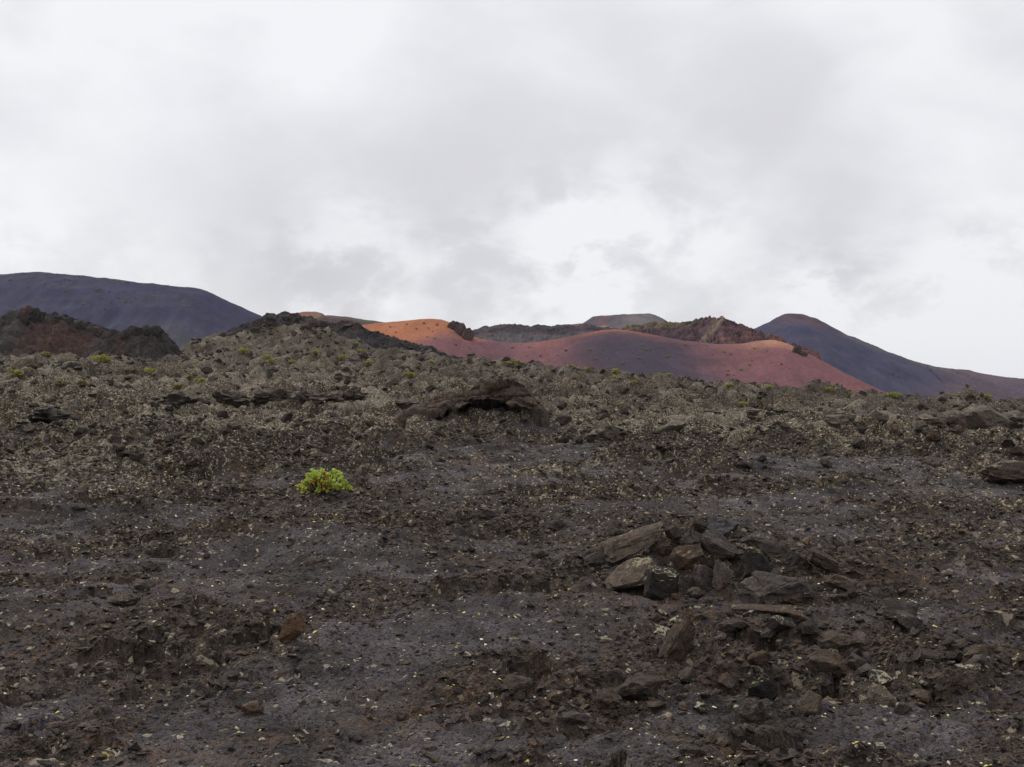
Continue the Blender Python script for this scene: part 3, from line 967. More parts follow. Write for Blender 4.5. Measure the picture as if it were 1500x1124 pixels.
# right foreground rubble
hero('rock_slab', (976, 905, 1014, 976), 'rust', 'upright rusty slab with cream lichen in the right foreground rubble', depth=.55, rot=(0.3, R(16), .3), cuts=11, hk=.9, seed=701)
hero('rock', (1040, 905, 1084, 940), 'dark', 'dark block behind the upright rusty slab', depth=.8, rot=(0, R(-24), 0), hk=.7, cuts=12)
hero('lava_crust_slab', (1366, 950, 1438, 1016), 'brown', 'brown crust bank with lichen dots at the right foreground', depth=.6, rot=(.1, R(-20), .2), hk=.45, cuts=10, rough=.16, sink=.6)
hero('rock', (1302, 893, 1350, 914), 'dark', 'blocky dark rock right of the rubble heap in the foreground', depth=.7, cuts=12)
hero('rock_slab', (1098, 972, 1140, 1030), 'lichen', 'narrow dark slab with yellow lichen in the middle of the right foreground rubble', depth=.5, rot=(.2, R(34), .2), hk=.6, cuts=12)
hero('rock', (1080, 1024, 1130, 1062), 'dark', 'dark rounded block at the lower edge of the right foreground rubble', depth=.8)
hero('rock', (1200, 930, 1262, 964), 'brown', 'broad brown block in the upper right of the foreground rubble', depth=.8, cuts=10)
hero('rock', (1190, 962, 1250, 1000), 'brown', 'hollow-looking dark brown block in the right of the foreground rubble', depth=.8, cuts=9, rough=.1)
hero('rock', (900, 985, 980, 1030), 'brown', 'wide brown crust block at the left of the right foreground rubble', depth=.8, cuts=8, hk=.7)
hero('rock', (872, 1012, 912, 1042), 'brown', 'small brown block at the left end of the right foreground rubble', depth=.9)
hero('rock', (998, 1096, 1034, 1112), 'dark', 'little black stone alone on bare crust at the bottom right', depth=.9)
hero('rock', (720, 1000, 778, 1030), 'brown', 'brown block with a dark hollow in the bottom middle rubble', depth=.8)
hero('rock', (826, 1044, 862, 1066), 'grey', 'smooth grey stone at the bottom middle rubble', depth=.9, cuts=6)
# left
hero('rock', (408, 902, 452, 942), 'ochre', 'pointed orange-brown rock standing upright at lower left', depth=.7, cuts=6, rough=.03, lump=.05, hk=1.05, seed=735, rot=(0, .1, .4), sink=.3, up=.02, taper=.75)
hero('rock', (188, 848, 216, 866), 'purple', 'small purple-brown stone at left', depth=.8)
hero('rock', (440, 818, 478, 832), 'brown', 'flat brown stone below the bright green bush', depth=.8)
hero('rock', (354, 1028, 384, 1048), 'brown', 'brown stone at lower left below the pointed orange rock', depth=.8)
hero('rock_slab', (154, 876, 196, 892), 'brown', 'low brown slab with lichen dots at left foreground', depth=.8)
# middle distance
hero('rock', (690, 745, 730, 762), 'dark', 'black rock in the middle of the plain', depth=.8)
hero('rock', (800, 764, 832, 780), 'dark', 'black rock right of the middle of the plain', depth=.8)
hero('rock', (776, 807, 802, 820), 'brown', 'brown stone on bare crust left of the rock pile', depth=.8)
hero('rock', (160, 650, 182, 662), 'rust', 'rusty-red stone on the plain at left', depth=.8)
hero('rock', (98, 738, 122, 750), 'dark', 'dark stone on the lichened ground at far left', depth=.8)
hero('rock', (250, 636, 280, 648), 'boulder', 'pale lichen-covered slab on the plain at left', depth=.8, rot=(0, R(-12), 0), hk=.8)
hero('rock', (866, 620, 914, 646), 'boulder', 'pale ribbed lava hump right of the cave mouth', depth=.8, cuts=6, rough=.08)
hero('rock', (962, 612, 1010, 634), 'boulder', 'lichened slab leaning left in the rough middle band', depth=.8, rot=(0, R(-16), 0), hk=.75)
# boulders along the right
hero('boulder', (1214, 597, 1264, 621), 'boulder', 'long low rounded boulder at the left end of the boulder row', cat='boulder', keep=.85, hk=.9, depth=.8, cuts=5, lump=.15, rough=.10, group='boulder row at right')
hero('boulder', (1278, 603, 1304, 622), 'boulder', 'small leaning boulder second from left in the boulder row', cat='boulder', keep=.85, hk=.9, depth=.9, cuts=6, rot=(0, R(-14), 0), group='boulder row at right')
hero('boulder', (1338, 608, 1388, 624), 'boulder', 'flat grey boulder in the middle of the boulder row', cat='boulder', keep=.85, hk=.9, depth=.8, cuts=6, group='boulder row at right')
hero('boulder', (1380, 600, 1420, 624), 'boulder', 'smooth round boulder beside the largest boulder', cat='boulder', keep=.85, hk=.9, depth=.9, cuts=4, lump=.12, rough=.07, group='boulder row at right')
hero('boulder', (1422, 588, 1482, 624), 'boulder', 'largest boulder in the row, with a pale lichened face', cat='boulder', keep=.85, hk=.9, depth=.9, cuts=7, lump=.2, group='boulder row at right')
hero('boulder', (1480, 600, 1530, 620), 'boulder', 'pale boulder cut by the right edge of the picture', cat='boulder', keep=.85, hk=.9, depth=.8, cuts=5, group='boulder row at right')
hero('boulder', (1432, 674, 1540, 712), 'slab', 'low rounded lava lobe at the right edge below the boulder row', cat='boulder', keep=.85, hk=.9, depth=.6, cuts=5, lump=.2, rough=.07)


# ------------------------------------------------------------------ collapsed lava tube with a dark mouth
def build_cave():
    nu, nv = 260, 120
    c = at_ground(700, 606)
    D = c.y
    sx = D / F
    def X(px): return (px - 750) * sx
    prof = np.array([(560, 4), (590, 10), (612, 16), (630, 21), (655, 26), (668, 27), (682, 30), (700, 34), (714, 41), (726, 44), (740, 45.5), (752, 45), (762, 40), (775, 30), (790, 18), (806, 7), (825, 1)])
    u = np.linspace(560, 825, nu)
    top = np.interp(u, prof[:, 0], prof[:, 1]) * sx * 1.02
    top = top * (1 + 0.0 * u)
    t = np.linspace(0, 1, nv)          # 0 front foot .. 1 back foot
    ang = np.pi * t
    U, T = np.meshgrid(u, t, indexing='ij')
    TOP = np.repeat(top[:, None], nv, 1)
    xx = X(U)
    yy = D - 0.2 + 3.2 * (1 - np.cos(np.pi * T)) / 2 * (0.35 + 0.65 * TOP / TOP.max()) - 0.0
    zz = TOP * np.sin(np.pi * T) ** 0.55
    n = fbm(xx / 1.1, (yy + zz) / 0.7, 5, 400, .55, True)
    n2 = fbm(xx / 2.2 + zz, zz * 3.0, 4, 410, .5)
    zz = zz + 0.22 * n * np.clip(TOP, 0, .6)
    bl = blocks(xx, yy + zz * 1.5, .9, .6, 44, 1.2, .2, .5)
    yy = yy - (0.26 * n2 + .22 * bl) * np.clip(TOP, 0, 1)
    zz = zz + .16 * bl * np.clip(TOP, 0, .8)
    # the mouth: an arched hollow, and a low slit to its left
    hpx = zz / sx
    def hollow(cx, half, base, hgt, soft):
        roof = base + hgt * np.sqrt(np.clip(1 - ((U - cx) / half) ** 2, 0, 1))
        ins = sst(roof - hpx, 0, soft) * (np.abs(U - cx) < half)
        return ins * (T < 0.5)
    m = np.maximum(hollow(712, 44, 2, 25, 2.0), hollow(652, 36, 1, 9, 1.5))
    m = np.maximum(m, 0.55 * hollow(755, 26, 0, 14, 3))
    yy = yy + 1.5 * m * (0.35 + 0.65 * np.clip(TOP, 0, 1)) * (.7 + .3 * sst(n2, -.5, .5))
    zz = zz - .25 * m * (zz > .5)
    gz = lava_h(xx.ravel(), yy.ravel()).reshape(xx.shape)
    g0 = min(c.z, float(np.median(gz[:, 0])))
    Z = g0 - 0.10 + zz * 1.10 - 1.3 * (1 - sst(zz, 0.0, .30)) * (m < .5)
    me = mesh_np('lava_tube', np.stack([xx.ravel(), yy.ravel(), Z.ravel()], 1), grid_faces(nu, nv), MAT['cave'])
    o = add('lava_tube', me)
    tag(o, 'brown collapsed lava tube with a dark cave mouth in the middle distance', 'lava tube')


build_cave()
for (bx, lab, mt) in (((308, 566, 372, 594), 'low dark outcrop at the left end of the hummock ridge left of the cave', 'cave'),
                      ((362, 562, 420, 592), 'dark brown outcrop second from left in the hummock ridge left of the cave', 'cave'),
                      ((408, 563, 462, 590), 'pale-capped outcrop in the middle of the hummock ridge left of the cave', 'purple'),
                      ((452, 568, 500, 592), 'purple-grey outcrop near the right end of the hummock ridge left of the cave', 'purple'),
                      ((490, 560, 540, 590), 'tallest dark outcrop at the right end of the hummock ridge left of the cave', 'cave'),
                      ((560, 578, 612, 600), 'flat purple shelf of rock joining the cave mound on its left', 'purple'),
                      ((215, 566, 300, 600), 'black craggy outcrop at left above the plain', 'dark'),
                      ((298, 458, 338, 486), 'rusty dark cap of rock on the hummock right of the dark spatter cone', 'rusty_far'),
                      ((362, 464, 402, 486), 'dark craggy rock on the slope left of the spatter ridge top', 'cave'),
                      ((1000, 596, 1090, 607), 'left half of a long dark crust ledge left of the boulder row', 'cave'),
                      ((1086, 597, 1182, 608), 'right half of a long dark crust ledge left of the boulder row', 'cave'),
                      ((20, 590, 100, 618), 'brown-black craggy outcrop near the left edge', 'dark')):
    hero('rock_outcrop', bx, mt, lab, cat='outcrop', depth=.8, cuts=7, rough=.2, lump=.5, sub=4, sink=.4, hk=.75)


# ------------------------------------------------------------------ loose rocks one can pick out
ORD = ['first', 'second', 'third', 'fourth', 'fifth', 'sixth', 'seventh', 'eighth', 'ninth', 'tenth', 'eleventh', 'twelfth', 'thirteenth', 'fourteenth', 'fifteenth', 'sixteenth',
       'seventeenth', 'eighteenth', 'nineteenth', 'twentieth'] + ['twenty-' + w for w in ('first', 'second', 'third', 'fourth', 'fifth', 'sixth', 'seventh', 'eighth', 'ninth')] + ['thirtieth']


def ordinal(i, n):
    """place of item i of n, counted from the nearer end"""
    if n == 1:
        return 'the only one'
    if i == 0:
        return 'leftmost'
    if i == n - 1:
        return 'rightmost'
    return ORD[min(i, 29)] + ' from left' if i < (n + 1) // 2 else ORD[min(n - 1 - i, 29)] + ' from right'


LOOK = {'dark': 'black', 'brown': 'brown', 'grey': 'grey', 'rust': 'rusty', 'cream': 'lichen-edged', 'far': 'rough', 'boulder': 'pale', 'cave': 'dark brown'}


def scatter_rocks(n, box, size, mats, where, group, seed, flat=.6):
    rs = random.Random(seed)
    lib = [rock_mesh('rock', seed * 10 + i, MAT[mats[i % len(mats)]], 3, rs.choice((9, 10, 12)), .05, .97, (1, rs.uniform(.7, 1.1), rs.uniform(.5, .9)), .2) for i in range(6)]
    x0, y0, x1, y1 = box
    kinds = {}
    for i in range(n):
        px, py = rs.uniform(x0, x1), rs.uniform(y0, y1)
        f = at_ground(px, py)
        q = rs.random() ** 1.6
        s = size[0] * (size[1] / size[0]) ** q / F * f.y
        o = add('rock', lib[i % 6], None, (f.x, f.y, f.z + s * .14), (rs.uniform(-.5, .5), rs.uniform(-.5, .5), rs.uniform(0, 6.28)), (s, s, s * rs.uniform(flat, 1)))
        row = 'upper' if py < (y0 * 2 + y1) / 3 else ('lower' if py > (y0 + 2 * y1) / 3 else 'middle')
        if y1 - y0 < 40:
            row = ''
        kinds.setdefault((('small', 'medium', 'large')[min(2, int(q * 2.6))], LOOK[mats[i % len(mats)]], row), []).append((px, o))
    for (sz, lk, row), lst in kinds.items():
        lst.sort(key=lambda t: t[0])
        for i, (px, o) in enumerate(lst):
            tag(o, '%s %s stone in the %s%s, %s' % (sz, lk, (row + ' ') if row else '', where, ordinal(i, len(lst))), 'rock', group)


scatter_rocks(100, (950, 900, 1440, 1045), (13, 54), ['dark', 'brown', 'dark', 'grey', 'brown', 'cream'], 'part of the right foreground rubble', 'rubble of the right foreground', 81)
scatter_rocks(30, (660, 985, 930, 1065), (10, 28), ['dark', 'brown', 'grey'], 'part of the bottom middle rubble', 'rubble of the bottom middle', 82)
scatter_rocks(34, (170, 900, 470, 1010), (10, 24), ['dark', 'dark', 'brown'], 'part of the lower left rubble', 'rubble of the lower left', 83)
scatter_rocks(12, (410, 722, 545, 742), (9, 20), ['dark', 'dark', 'brown'], 'ring around the green bush', 'stones around the green bush', 84)
scatter_rocks(26, (560, 738, 860, 830), (8, 20), ['dark', 'brown', 'dark'], 'strip left of the pile', 'rubble of the middle', 85)
scatter_rocks(46, (880, 790, 1260, 900), (8, 20), ['dark', 'brown', 'rust', 'grey'], 'part of the rock pile', 'small stones of the rock pile', 86)
scatter_rocks(34, (960, 624, 1500, 690), (10, 26), ['far', 'far', 'boulder'], 'band below the boulders', 'rocks of the rough band at right', 87)
scatter_rocks(34, (0, 590, 480, 700), (10, 26), ['far', 'far', 'boulder'], 'rough ground at left', 'rocks of the rough ground at left', 88)
scatter_rocks(18, (500, 605, 940, 660), (9, 22), ['far', 'far', 'cave'], 'ground below the cave', 'rocks below the cave mound', 89)

# ------------------------------------------------------------------ uncountable clinker, gravel and lichen
lib_col = bpy.data.collections.new('clinker_shapes')
lib_far = bpy.data.collections.new('far_clinker_shapes')
lib_lic = bpy.data.collections.new('lichen_shapes')
for i in range(9):
    me = rock_mesh('clinker', 900 + i, MAT[('dark', 'dark', 'brown', 'dark', 'grey', 'brown', 'dark', 'brown', 'rust')[i]], 2, 7, .12, .92, (1, .85, .62), .35)
    lib_col.objects.link(bpy.data.objects.new('clinker_shape_%d' % i, me))
for i in range(8):
    me = rock_mesh('clinker', 950 + i, MAT['far' if i % 4 else 'cave'], 2, 6, .2, .92, (1, .85, .7), .5)
    lib_far.objects.link(bpy.data.objects.new('far_clinker_shape_%d' % i, me))
for i in range(6):
    me = rock_mesh('lichen', 980 + i, MAT['yellow' if i % 2 else 'white'], 2, 2, .5, .9, (1, .8, .3), .6, False)
    lib_lic.objects.link(bpy.data.objects.new('lichen_shape_%d' % i, me))


def instancer(name, pts, scl, rot, collection, label):
    me = bpy.data.meshes.new(name)
    me.vertices.add(len(pts))
    me.vertices.foreach_set('co', np.asarray(pts, np.float32).ravel())
    a = me.attributes.new('scl', 'FLOAT_VECTOR', 'POINT')
    a.data.foreach_set('vector', np.asarray(scl, np.float32).ravel())
    a = me.attributes.new('rot', 'FLOAT_VECTOR', 'POINT')
    a.data.foreach_set('vector', np.asarray(rot, np.float32).ravel())
    me.update()
    o = add(name, me)
    ng = bpy.data.node_groups.new(name, 'GeometryNodeTree')
    ng.interface.new_socket('Geometry', in_out='INPUT', socket_type='NodeSocketGeometry')
    ng.interface.new_socket('Geometry', in_out='OUTPUT', socket_type='NodeSocketGeometry')
    gi, go = ng.nodes.new('NodeGroupInput'), ng.nodes.new('NodeGroupOutput')
    ci = ng.nodes.new('GeometryNodeCollectionInfo')
    ci.inputs['Collection'].default_value = collection
    ci.inputs['Separate Children'].default_value = True
    ci.inputs['Reset Children'].default_value = True
    ip = ng.nodes.new('GeometryNodeInstanceOnPoints')
    ip.inputs['Pick Instance'].default_value = True
    na = ng.nodes.new('GeometryNodeInputNamedAttribute')
    na.data_type = 'FLOAT_VECTOR'
    na.inputs['Name'].default_value = 'scl'
    nr = ng.nodes.new('GeometryNodeInputNamedAttribute')
    nr.data_type = 'FLOAT_VECTOR'
    nr.inputs['Name'].default_value = 'rot'
    L = ng.links.new
    L(gi.outputs[0], ip.inputs['Points'])
    L(ci.outputs[0], ip.inputs['Instance'])
    L(nr.outputs['Attribute'], ip.inputs['Rotation'])
    L(na.outputs['Attribute'], ip.inputs['Scale'])
    L(ip.outputs[0], go.inputs[0])
    md = o.modifiers.new('scatter', 'NODES')
    md.node_group = ng
    o['kind'] = 'stuff'
    o['label'] = label
    return o


def wedge(n, r0, r1, power):
    """points in the field of view and a little beyond, density falling as r**-power"""
    e = 2 - power
    q = rng.random(n)
    r = (r0 ** e + q * (r1 ** e - r0 ** e)) ** (1 / e) if abs(e) > 1e-6 else r0 * (r1 / r0) ** q
    a = np.radians(rng.uniform(-27, 27, n))
    return np.sin(a) * r, np.cos(a) * r, r


def scatter(name, n, r0, r1, power, coll, size, label, gate, sink=.12, flat=1.0, tilt=.5, sexp=2.2):
    x, y, r = wedge(n, r0, r1, power)
    rough, lich, rust = zones(x, y)
    keep = rng.random(n) < gate(x, y, r, rough, lich)
    x, y, r = x[keep], y[keep], r[keep]
    z = lava_h(x, y)
    lo, hi = size(r)
    s = lo * (hi / lo) ** (rng.random(len(x)) ** sexp)
    pts = np.stack([x, y, z + s * (0.5 * .62 - .5 * .62 * .5) * flat - s * sink], 1)
    scl = np.stack([s * rng.uniform(.8, 1.2, len(s)), s * rng.uniform(.8, 1.2, len(s)), s * rng.uniform(.6, 1.1, len(s)) * flat], 1)
    rot = np.stack([rng.uniform(-tilt, tilt, len(s)), rng.uniform(-tilt, tilt, len(s)), rng.uniform(0, 6.28, len(s))], 1)
    return instancer(name, pts, scl, rot, coll, label)


scatter('lava_gravel', 240000, 3.6, 36, 1.25, lib_col, lambda r: (0.009 + 0.0011 * r, 0.055 + 0.0040 * r), 'loose black lava gravel strewn over the near crust',
        lambda x, y, r, ro, li: 0.11 + 0.89 * ro, sexp=2.6)
scatter('lava_clinker', 56000, 26, 250, 1.25, lib_far, lambda r: (0.05 + 0.0014 * r, 0.26 + 0.0085 * r), 'rough lichened clinker covering the lava field to its far edge',
        lambda x, y, r, ro, li: 0.04 + 0.96 * ro * sst(fbm(x / 7, y / 6, 2, 520), -.7, .5), sexp=3.0)


scatter('lava_grit', 110000, 3.6, 17, 1.1, lib_col, lambda r: (0.005 + 0.0006 * r, 0.014 + 0.0020 * r), 'fine black cinder grit on the bare crust',
        lambda x, y, r, ro, li: np.clip(.35 + .5 * fbm(x / .9, y / .6, 2, 530), .05, 1) * (1 - .5 * ro), sexp=1.8)


def lich_gate(x, y, r, ro, li):
    n = fbm(x / 2.6, y / 1.0, 3, 500) * .7 + .75 * fbm(x / .5, y / .35, 2, 505) - .38
    return np.clip(sst(n, -.2, .6) * (.4 + .6 * ro) * 1.0 + .035, 0, 1) * np.interp(r, [3, 8, 14, 22], [.45, .6, .85, 1])


scatter('lichen', 130000, 3.6, 75, 1.2, lib_lic, lambda r: (0.007 + 0.0010 * r, 0.022 + 0.0020 * r), 'yellow and cream lichen flecks on the lava',
        lich_gate, sink=-.05, flat=.8, tilt=.5, sexp=2.4)


# ------------------------------------------------------------------ plants
def leaf_shape(bmv, bmf, M, L, wd, bend):
    """an obovate leaf of six triangles, bent along its middle"""
    prof = [(0, 0), (.3, .28), (.62, .5), (.88, .38), (1.0, 0)]
    i0 = len(bmv)
    for t, h in prof:
        z = -bend * t * t * L
        if h == 0:
            bmv.append(M @ Vector((0, t * L, z)))
        else:
            bmv.append(M @ Vector((-h * wd, t * L, z + .12 * wd)))
            bmv.append(M @ Vector((h * wd, t * L, z + .12 * wd)))
    a = i0
    bmf += [(a, a + 2, a + 1), (a + 1, a + 2, a + 4, a + 3), (a + 3, a + 4, a + 6, a + 5), (a + 5, a + 6, a + 7)]


def tube(vs, fs, p, q, r0, r1, n=5):
    d = (q - p).normalized()
    a = d.orthogonal().normalized()
    b = d.cross(a)
    i = len(vs)
    for c, r in ((p, r0), (q, r1)):
        for k_ in range(n):
            t = 2 * math.pi * k_ / n
            vs.append(c + a * (r * math.cos(t)) + b * (r * math.sin(t)))
    for k_ in range(n):
        fs.append((i + k_, i + (k_ + 1) % n, i + n + (k_ + 1) % n, i + n + k_))


def pyd(name, vs, fs, mat):
    me = bpy.data.meshes.new(name)
    me.from_pydata([tuple(v) for v in vs], [], fs)
    me.materials.append(mat)
    me.update()
    return me


def build_bush():
    rs = random.Random(5)
    f = at_ground(474, 724)
    k = f.y / F
    wd, ht = 80 * k, 38 * k
    root = bpy.data.objects.new('green_bush', None)
    col.objects.link(root)
    root.location = f + Vector((0, 0.12, -.01))
    tag(root, 'bright yellow-green leafy bush with orange dry leaves alone on the dark plain', 'bush')
    gv, gf, dv, df = [], [], [], []
    L = 6.2 * k
    for i in range(84):
        # rosettes through a low dome, lopsided to the right at the foot
        a = rs.uniform(0, 2 * math.pi)
        rr = math.sqrt(rs.random())
        x = math.cos(a) * rr * wd * .46
        y = math.sin(a) * rr * wd * .34
        hmax = ht * (1.0 - .62 * rr ** 3) * (0.93 if x < .1 * wd else .93 - .35 * sst(x, .2 * wd, .46 * wd))
        z = hmax * (rs.uniform(.25, 1.0) if i > 30 else rs.uniform(.72, 1.0)) - L * .3
        tip = Vector((x, y, max(.04, z)))
        st = Vector((x * .18, y * .18, 0))
        mid = st.lerp(tip, .5) + Vector((x * .12, y * .12, -.03))
        vs_, fs_ = [], []
        tube(vs_, fs_, st, mid, .009, .007)
        tube(vs_, fs_, mid, tip, .007, .004)
        add('stem', pyd('stem', vs_, fs_, MAT['twig']), root)
        dry = rs.random() < (.30 if z < ht * .45 else .05)
        if abs(x + .04 * wd) < .13 * wd and y < 0 and rs.random() < .7:
            dry = True
        out = (tip - Vector((0, 0, -.1 * ht)))
        for j in range(rs.randint(8, 13)):
            d = (out.normalized() * .55 + Vector((rs.gauss(0, .6), rs.gauss(0, .6), rs.gauss(.25, .5)))).normalized()
            q = d.to_track_quat('Y', 'Z').to_matrix().to_4x4()
            q = q @ Matrix.Rotation(rs.uniform(-.9, .9), 4, 'Y')
            M = Matrix.Translation(tip + Vector((rs.gauss(0, .3), rs.gauss(0, .3), rs.gauss(0, .25))) * L * .7) @ q
            if dry and rs.random() < .75:
                leaf_shape(dv, df, M, L * rs.uniform(.5, .8), L * .5, .3)
            else:
                leaf_shape(gv, gf, M, L * rs.uniform(.75, 1.2), L * rs.uniform(.7, .95), rs.uniform(.0, .35))
    o = add('foliage', pyd('foliage', gv, gf, MAT['leaf']), root)
    o['kind'] = 'stuff'
    o = add('dry_foliage', pyd('dry_foliage', dv, df, MAT['dry']), root)
    o['kind'] = 'stuff'


build_bush()


def shrub_lib(mat, n, seeds):
    out = []
    for s in seeds:
        rs = random.Random(s)
        vs_, fs_ = [], []
        for b in range(5):
            cx, cy, cr = rs.uniform(-.28, .28), rs.uniform(-.28, .28), rs.uniform(.16, .30)
            for i in range(n // 5):
                d = Vector((rs.gauss(0, 1), rs.gauss(0, 1), abs(rs.gauss(0, .9)))).normalized() * cr * rs.uniform(.55, 1.05)
                p = Vector((cx, cy, 0)) + Vector((d.x, d.y, d.z * 1.15))
                q = Vector((rs.gauss(0, 1), rs.gauss(0, 1), rs.gauss(.5, 1))).normalized().to_track_quat('Y', 'Z').to_matrix().to_4x4()
                leaf_shape(vs_, fs_, Matrix.Translation(p) @ q, .16 * rs.uniform(.6, 1.2), .10, .2)
        out.append(pyd('shrub', vs_, fs_, MAT[mat]))
    return out


SH = {'green': shrub_lib('shrub', 190, (1, 2, 3, 4)), 'dark': shrub_lib('shrub_dark', 120, (5, 6, 7)), 'brown': shrub_lib('shrub_brown', 160, (8, 9))}


def shrub(pos, w, h, kind, label, group, rs):
    o = add('shrub', rs.choice(SH[kind]), None, pos, (0, 0, rs.uniform(0, 6.28)), (w * 1.15, w * 1.15, h * 2.2))
    tag(o, label, 'shrub', group)
    return o


def number(tell, label):
    for kd, lst in tell.items():
        lst.sort(key=lambda t: t[0])
        for i, (px, o) in enumerate(lst):
            o['label'] = '%s %s, %s' % ({'green': 'green', 'dark': 'dark', 'brown': 'brown'}[kd], label, ordinal(i, len(lst)))


rs = random.Random(21)
told = {}
for (px, py, w, kd) in ((152, 532, 26, 'green'), (22, 552, 18, 'green'), (34, 555, 14, 'brown'), (222, 548, 17, 'green'), (199, 546, 12, 'brown'), (92, 565, 16, 'brown'), (122, 566, 18, 'brown'),
                        (262, 573, 20, 'brown'), (292, 562, 18, 'green'), (280, 556, 12, 'brown'), (292, 535, 10, 'green'), (358, 519, 16, 'green'), (393, 526, 12, 'green'), (398, 533, 13, 'green'),
                        (461, 520, 10, 'green'), (428, 534, 12, 'green'), (466, 544, 10, 'brown'), (503, 526, 10, 'green'), (531, 517, 9, 'green'), (543, 535, 14, 'green'), (598, 552, 16, 'green'),
                        (633, 534, 11, 'green'), (561, 548, 10, 'brown'), (521, 508, 8, 'green'), (592, 511, 7, 'green'), (752, 535, 16, 'green'), (740, 534, 9, 'green'), (839, 540, 9, 'green'),
                        (860, 543, 9, 'green'), (876, 543, 9, 'green'), (902, 547, 14, 'green'), (899, 556, 11, 'green'), (966, 553, 12, 'green'), (980, 553, 13, 'green'), (1008, 556, 9, 'brown'),
                        (927, 564, 10, 'green'), (1066, 569, 12, 'green'), (1086, 596, 15, 'green'), (1110, 570, 10, 'brown'), (1128, 571, 10, 'green'), (1216, 573, 11, 'green'), (1245, 574, 8, 'green'),
                        (1306, 582, 15, 'green'), (1446, 590, 14, 'green'), (1112, 590, 10, 'brown'), (800, 567, 0, 'green'), (66, 521, 12, 'green'), (1498, 583, 8, 'green')):
    if w == 0:
        continue
    f = at_ground(px, py)
    s = w / F * f.y
    side = 'left' if px < 480 else ('middle' if px < 960 else 'right')
    o = shrub(f + Vector((0, -.3, .12 * s)), s * 1.15, s * rs.uniform(.45, .6), kd, '', 'low shrubs on the far lava at %s' % side, rs)
    told.setdefault(side, {}).setdefault(kd, []).append((px, o))
for side, t in told.items():
    number(t, 'low shrub on the far lava in the %s third' % side)

# shrubs on the slopes: find the slope with a ray from the eye
dg = bpy.context.evaluated_depsgraph_get()
dg.update()


def on_slope(px, py, name):
    d = pix_dir(px, py).normalized()
    o = bpy.data.objects[name]
    hit, loc, nor, idx = o.ray_cast(Vector((0, 0, EYE)), d)
    return loc if hit else None


def slope_shrubs(name, spots, kind, label, group, lo, hi, seed):
    r2 = random.Random(seed)
    tell = {}
    for (px, py) in spots:
        p = on_slope(px, py, name)
        if p is None:
            continue
        s = r2.uniform(lo, hi) / F * p.y
        kd = kind if kind != 'mix' else r2.choice(('green', 'green', 'dark'))
        tell.setdefault(kd, []).append((px, shrub(p + Vector((0, 0, -s * .06)), s, s * r2.uniform(.5, .75), kd, label, group, r2)))
    number(tell, label)


slope_shrubs('hill_red', [(558, 477), (566, 484.5), (596, 475.5), (602, 479), (610, 482.5), (622, 474.5), (627, 481), (634, 486), (641, 474), (640, 477), (580, 487.5), (571, 479.5)],
             'dark', 'small shrub dotted on the orange slope', 'dark shrubs on the orange slope', 2.4, 6.2, 31)
slope_shrubs('hill_red', [(626, 494), (637, 496.5), (600, 502), (667, 506), (689, 511), (750, 510), (776, 509), (771, 522), (792, 522), (830, 514), (816, 521), (846, 504), (863, 513), (877, 507),
                          (889, 503), (939, 505), (953, 513), (945, 513), (936, 525), (977, 523), (874, 526), (891, 525), (911, 533), (1003, 506), (1024, 503), (1035, 506), (1060, 516),
                          (1071, 519), (1101, 528.5), (1086, 542), (1130, 532), (1098, 535.5), (1067, 544), (1075, 550), (1124, 515), (1145, 534), (1065, 549), (1048, 504), (1105, 511)],
             'mix', 'small shrub dotted on the purplish red slope', 'shrubs on the purplish red slope', 3, 6.5, 32)
_r3 = random.Random(33)
slope_shrubs('hill_left', [(_r3.uniform(5, 300), _r3.uniform(406, 455)) for _ in range(55)] + [(20 + i * 12.6 + _r3.uniform(-4, 4), float(np.interp(20 + i * 12.6, [0, 50, 100, 160, 230, 292], [404.5, 401, 404, 411, 419, 424]))) for i in range(20)],
             'mix', 'tiny shrub dotted on the dark hill at far left', 'shrubs on the dark left hill', 2.2, 4.5, 34)
slope_shrubs('hill_right', [(1358 + i * 1.9 + _r3.uniform(-1, 1), 538 + i * 1.9 + _r3.uniform(-1, 1)) for i in range(12)] + [(_r3.uniform(1200, 1480), _r3.uniform(540, 570)) for _ in range(16)],
             'dark', 'tiny shrub dotted on the lower flank of the right cone', 'shrubs on the right cone', 2, 4, 35)

# rocks standing out of the red hill
def slope_rock(name, hill, boxes, mat, label, group=None):
    for i, (x0, y0, x1, y1) in enumerate(boxes):
        p = on_slope((x0 + x1) / 2, y1, hill)
        if p is None:
            continue
        w, h = (x1 - x0) / F * p.y, (y1 - y0) / F * p.y
        me = rock_mesh(name, 1200 + i + x0, MAT[mat], 4, 9, .15, .9, (w * 1.1, w * .9, h * 1.5), .4)
        o = add(name, me, None, p + Vector((0, w * .2, h * .3)))
        tag(o, label[i], 'outcrop', group)


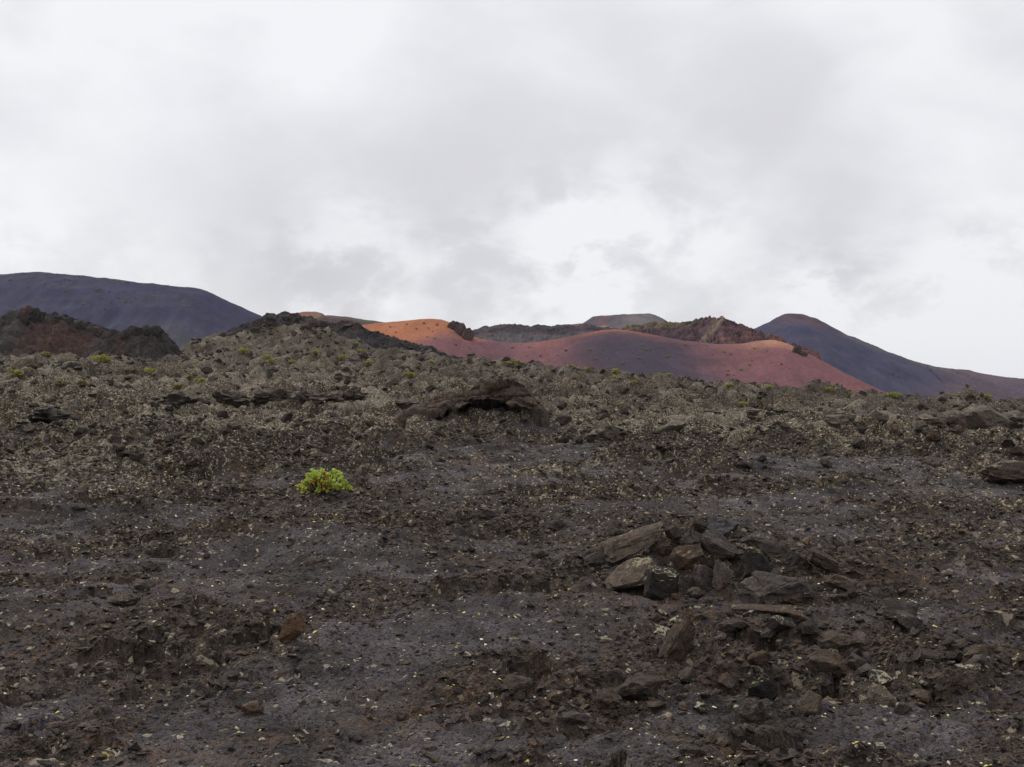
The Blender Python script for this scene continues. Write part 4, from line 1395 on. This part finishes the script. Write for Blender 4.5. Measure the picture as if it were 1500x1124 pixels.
MAT['crag'] = rock_mat('purple_crag', (0.040, 0.029, 0.029), (0.15, 0.090, 0.074), 0.3, 0.15, scale=0.08, yellow=0)
MAT['spatter_rock'] = rock_mat('spatter_rock', (0.026, 0.021, 0.020), (0.082, 0.066, 0.060), 0.25, 0.2, scale=0.15, yellow=0, rustcol=(0.10, 0.045, 0.034))
slope_rock('rock_outcrop', 'hill_red', [(654, 470, 675, 483), (663, 473, 687, 491), (675, 481, 695, 498)], 'crag',
           ['upper dark crag at the right end of the orange slope', 'middle and largest dark crag at the right end of the orange slope', 'lowest dark crag beside the saddle of the red hill'])
slope_rock('rock_outcrop', 'spatter_cone_left', [(22, 455, 42, 472), (38, 449, 56, 468), (52, 456, 66, 470), (78, 461, 90, 472), (94, 462, 106, 474), (108, 470, 124, 482), (132, 478, 150, 490)], 'spatter_rock',
           ['left shoulder crag of the red-faced spatter cone at the left edge', 'summit crag of the red-faced spatter cone at the left edge', 'crag just right of the summit of the red-faced spatter cone',
            'first rim block right of the notch on the red-faced spatter cone', 'second rim block right of the notch on the red-faced spatter cone', 'low rim block on the right shoulder of the red-faced spatter cone',
            'last rim block at the right end of the red-faced spatter cone'])
slope_rock('rock_outcrop', 'spatter_cone_dark', [(176, 484, 194, 496), (194, 479, 210, 492), (210, 479, 224, 492), (222, 476, 236, 492)], 'spatter_rock',
           ['leftmost rim block of the small dark spatter cone', 'second rim block from the left on the small dark spatter cone', 'third rim block from the left on the small dark spatter cone',
            'rightmost and sharpest rim block of the small dark spatter cone'])
slope_rock('rock_outcrop', 'spatter_ridge', [(386, 461, 402, 474), (412, 459, 428, 470), (432, 461, 446, 473), (462, 469, 480, 480), (496, 472, 520, 482), (590, 502, 616, 512)], 'spatter_rock',
           ['leftmost block on the crest of the spatter ridge', 'highest block on the crest of the spatter ridge', 'block right of the highest one on the spatter ridge crest',
            'low block in the middle of the spatter ridge crest', 'reddish block before the spatter ridge crest drops to the right', 'last block near the right end of the spatter ridge'])
slope_rock('rock_outcrop', 'hill_red', [(1160, 506, 1176, 517), (1172, 513, 1184, 522)], 'crag',
           ['dark crag on the crest at the right end of the red hill', 'small dark crag just below the crest crag of the red hill'])


# ------------------------------------------------------------------ the air
def build_haze():
    m = bpy.data.materials.new('haze')
    m.use_nodes = True
    k = NT(m.node_tree)
    k.n.clear()
    out = k.node('ShaderNodeOutputMaterial')
    v = k.node('ShaderNodeVolumePrincipled', {'Color': (0.80, 0.86, 1.0, 1), 'Density': 0.00006, 'Anisotropy': 0.2})
    k.l.new(v.outputs[0], out.inputs['Volume'])
    x, y0, y1, z0, z1 = 3800.0, -3800.0, 3800.0, -4.0, 150.0
    vs_ = [(-x, y0, z0), (x, y0, z0), (x, y1, z0), (-x, y1, z0), (-x, y0, z1), (x, y0, z1), (x, y1, z1), (-x, y1, z1)]
    fs_ = [(0, 3, 2, 1), (4, 5, 6, 7), (0, 1, 5, 4), (1, 2, 6, 5), (2, 3, 7, 6), (3, 0, 4, 7)]
    o = add('haze', pyd('haze', vs_, fs_, m))
    o['kind'] = 'stuff'
    o['label'] = 'thin pale air between the camera and the hills'


build_haze()
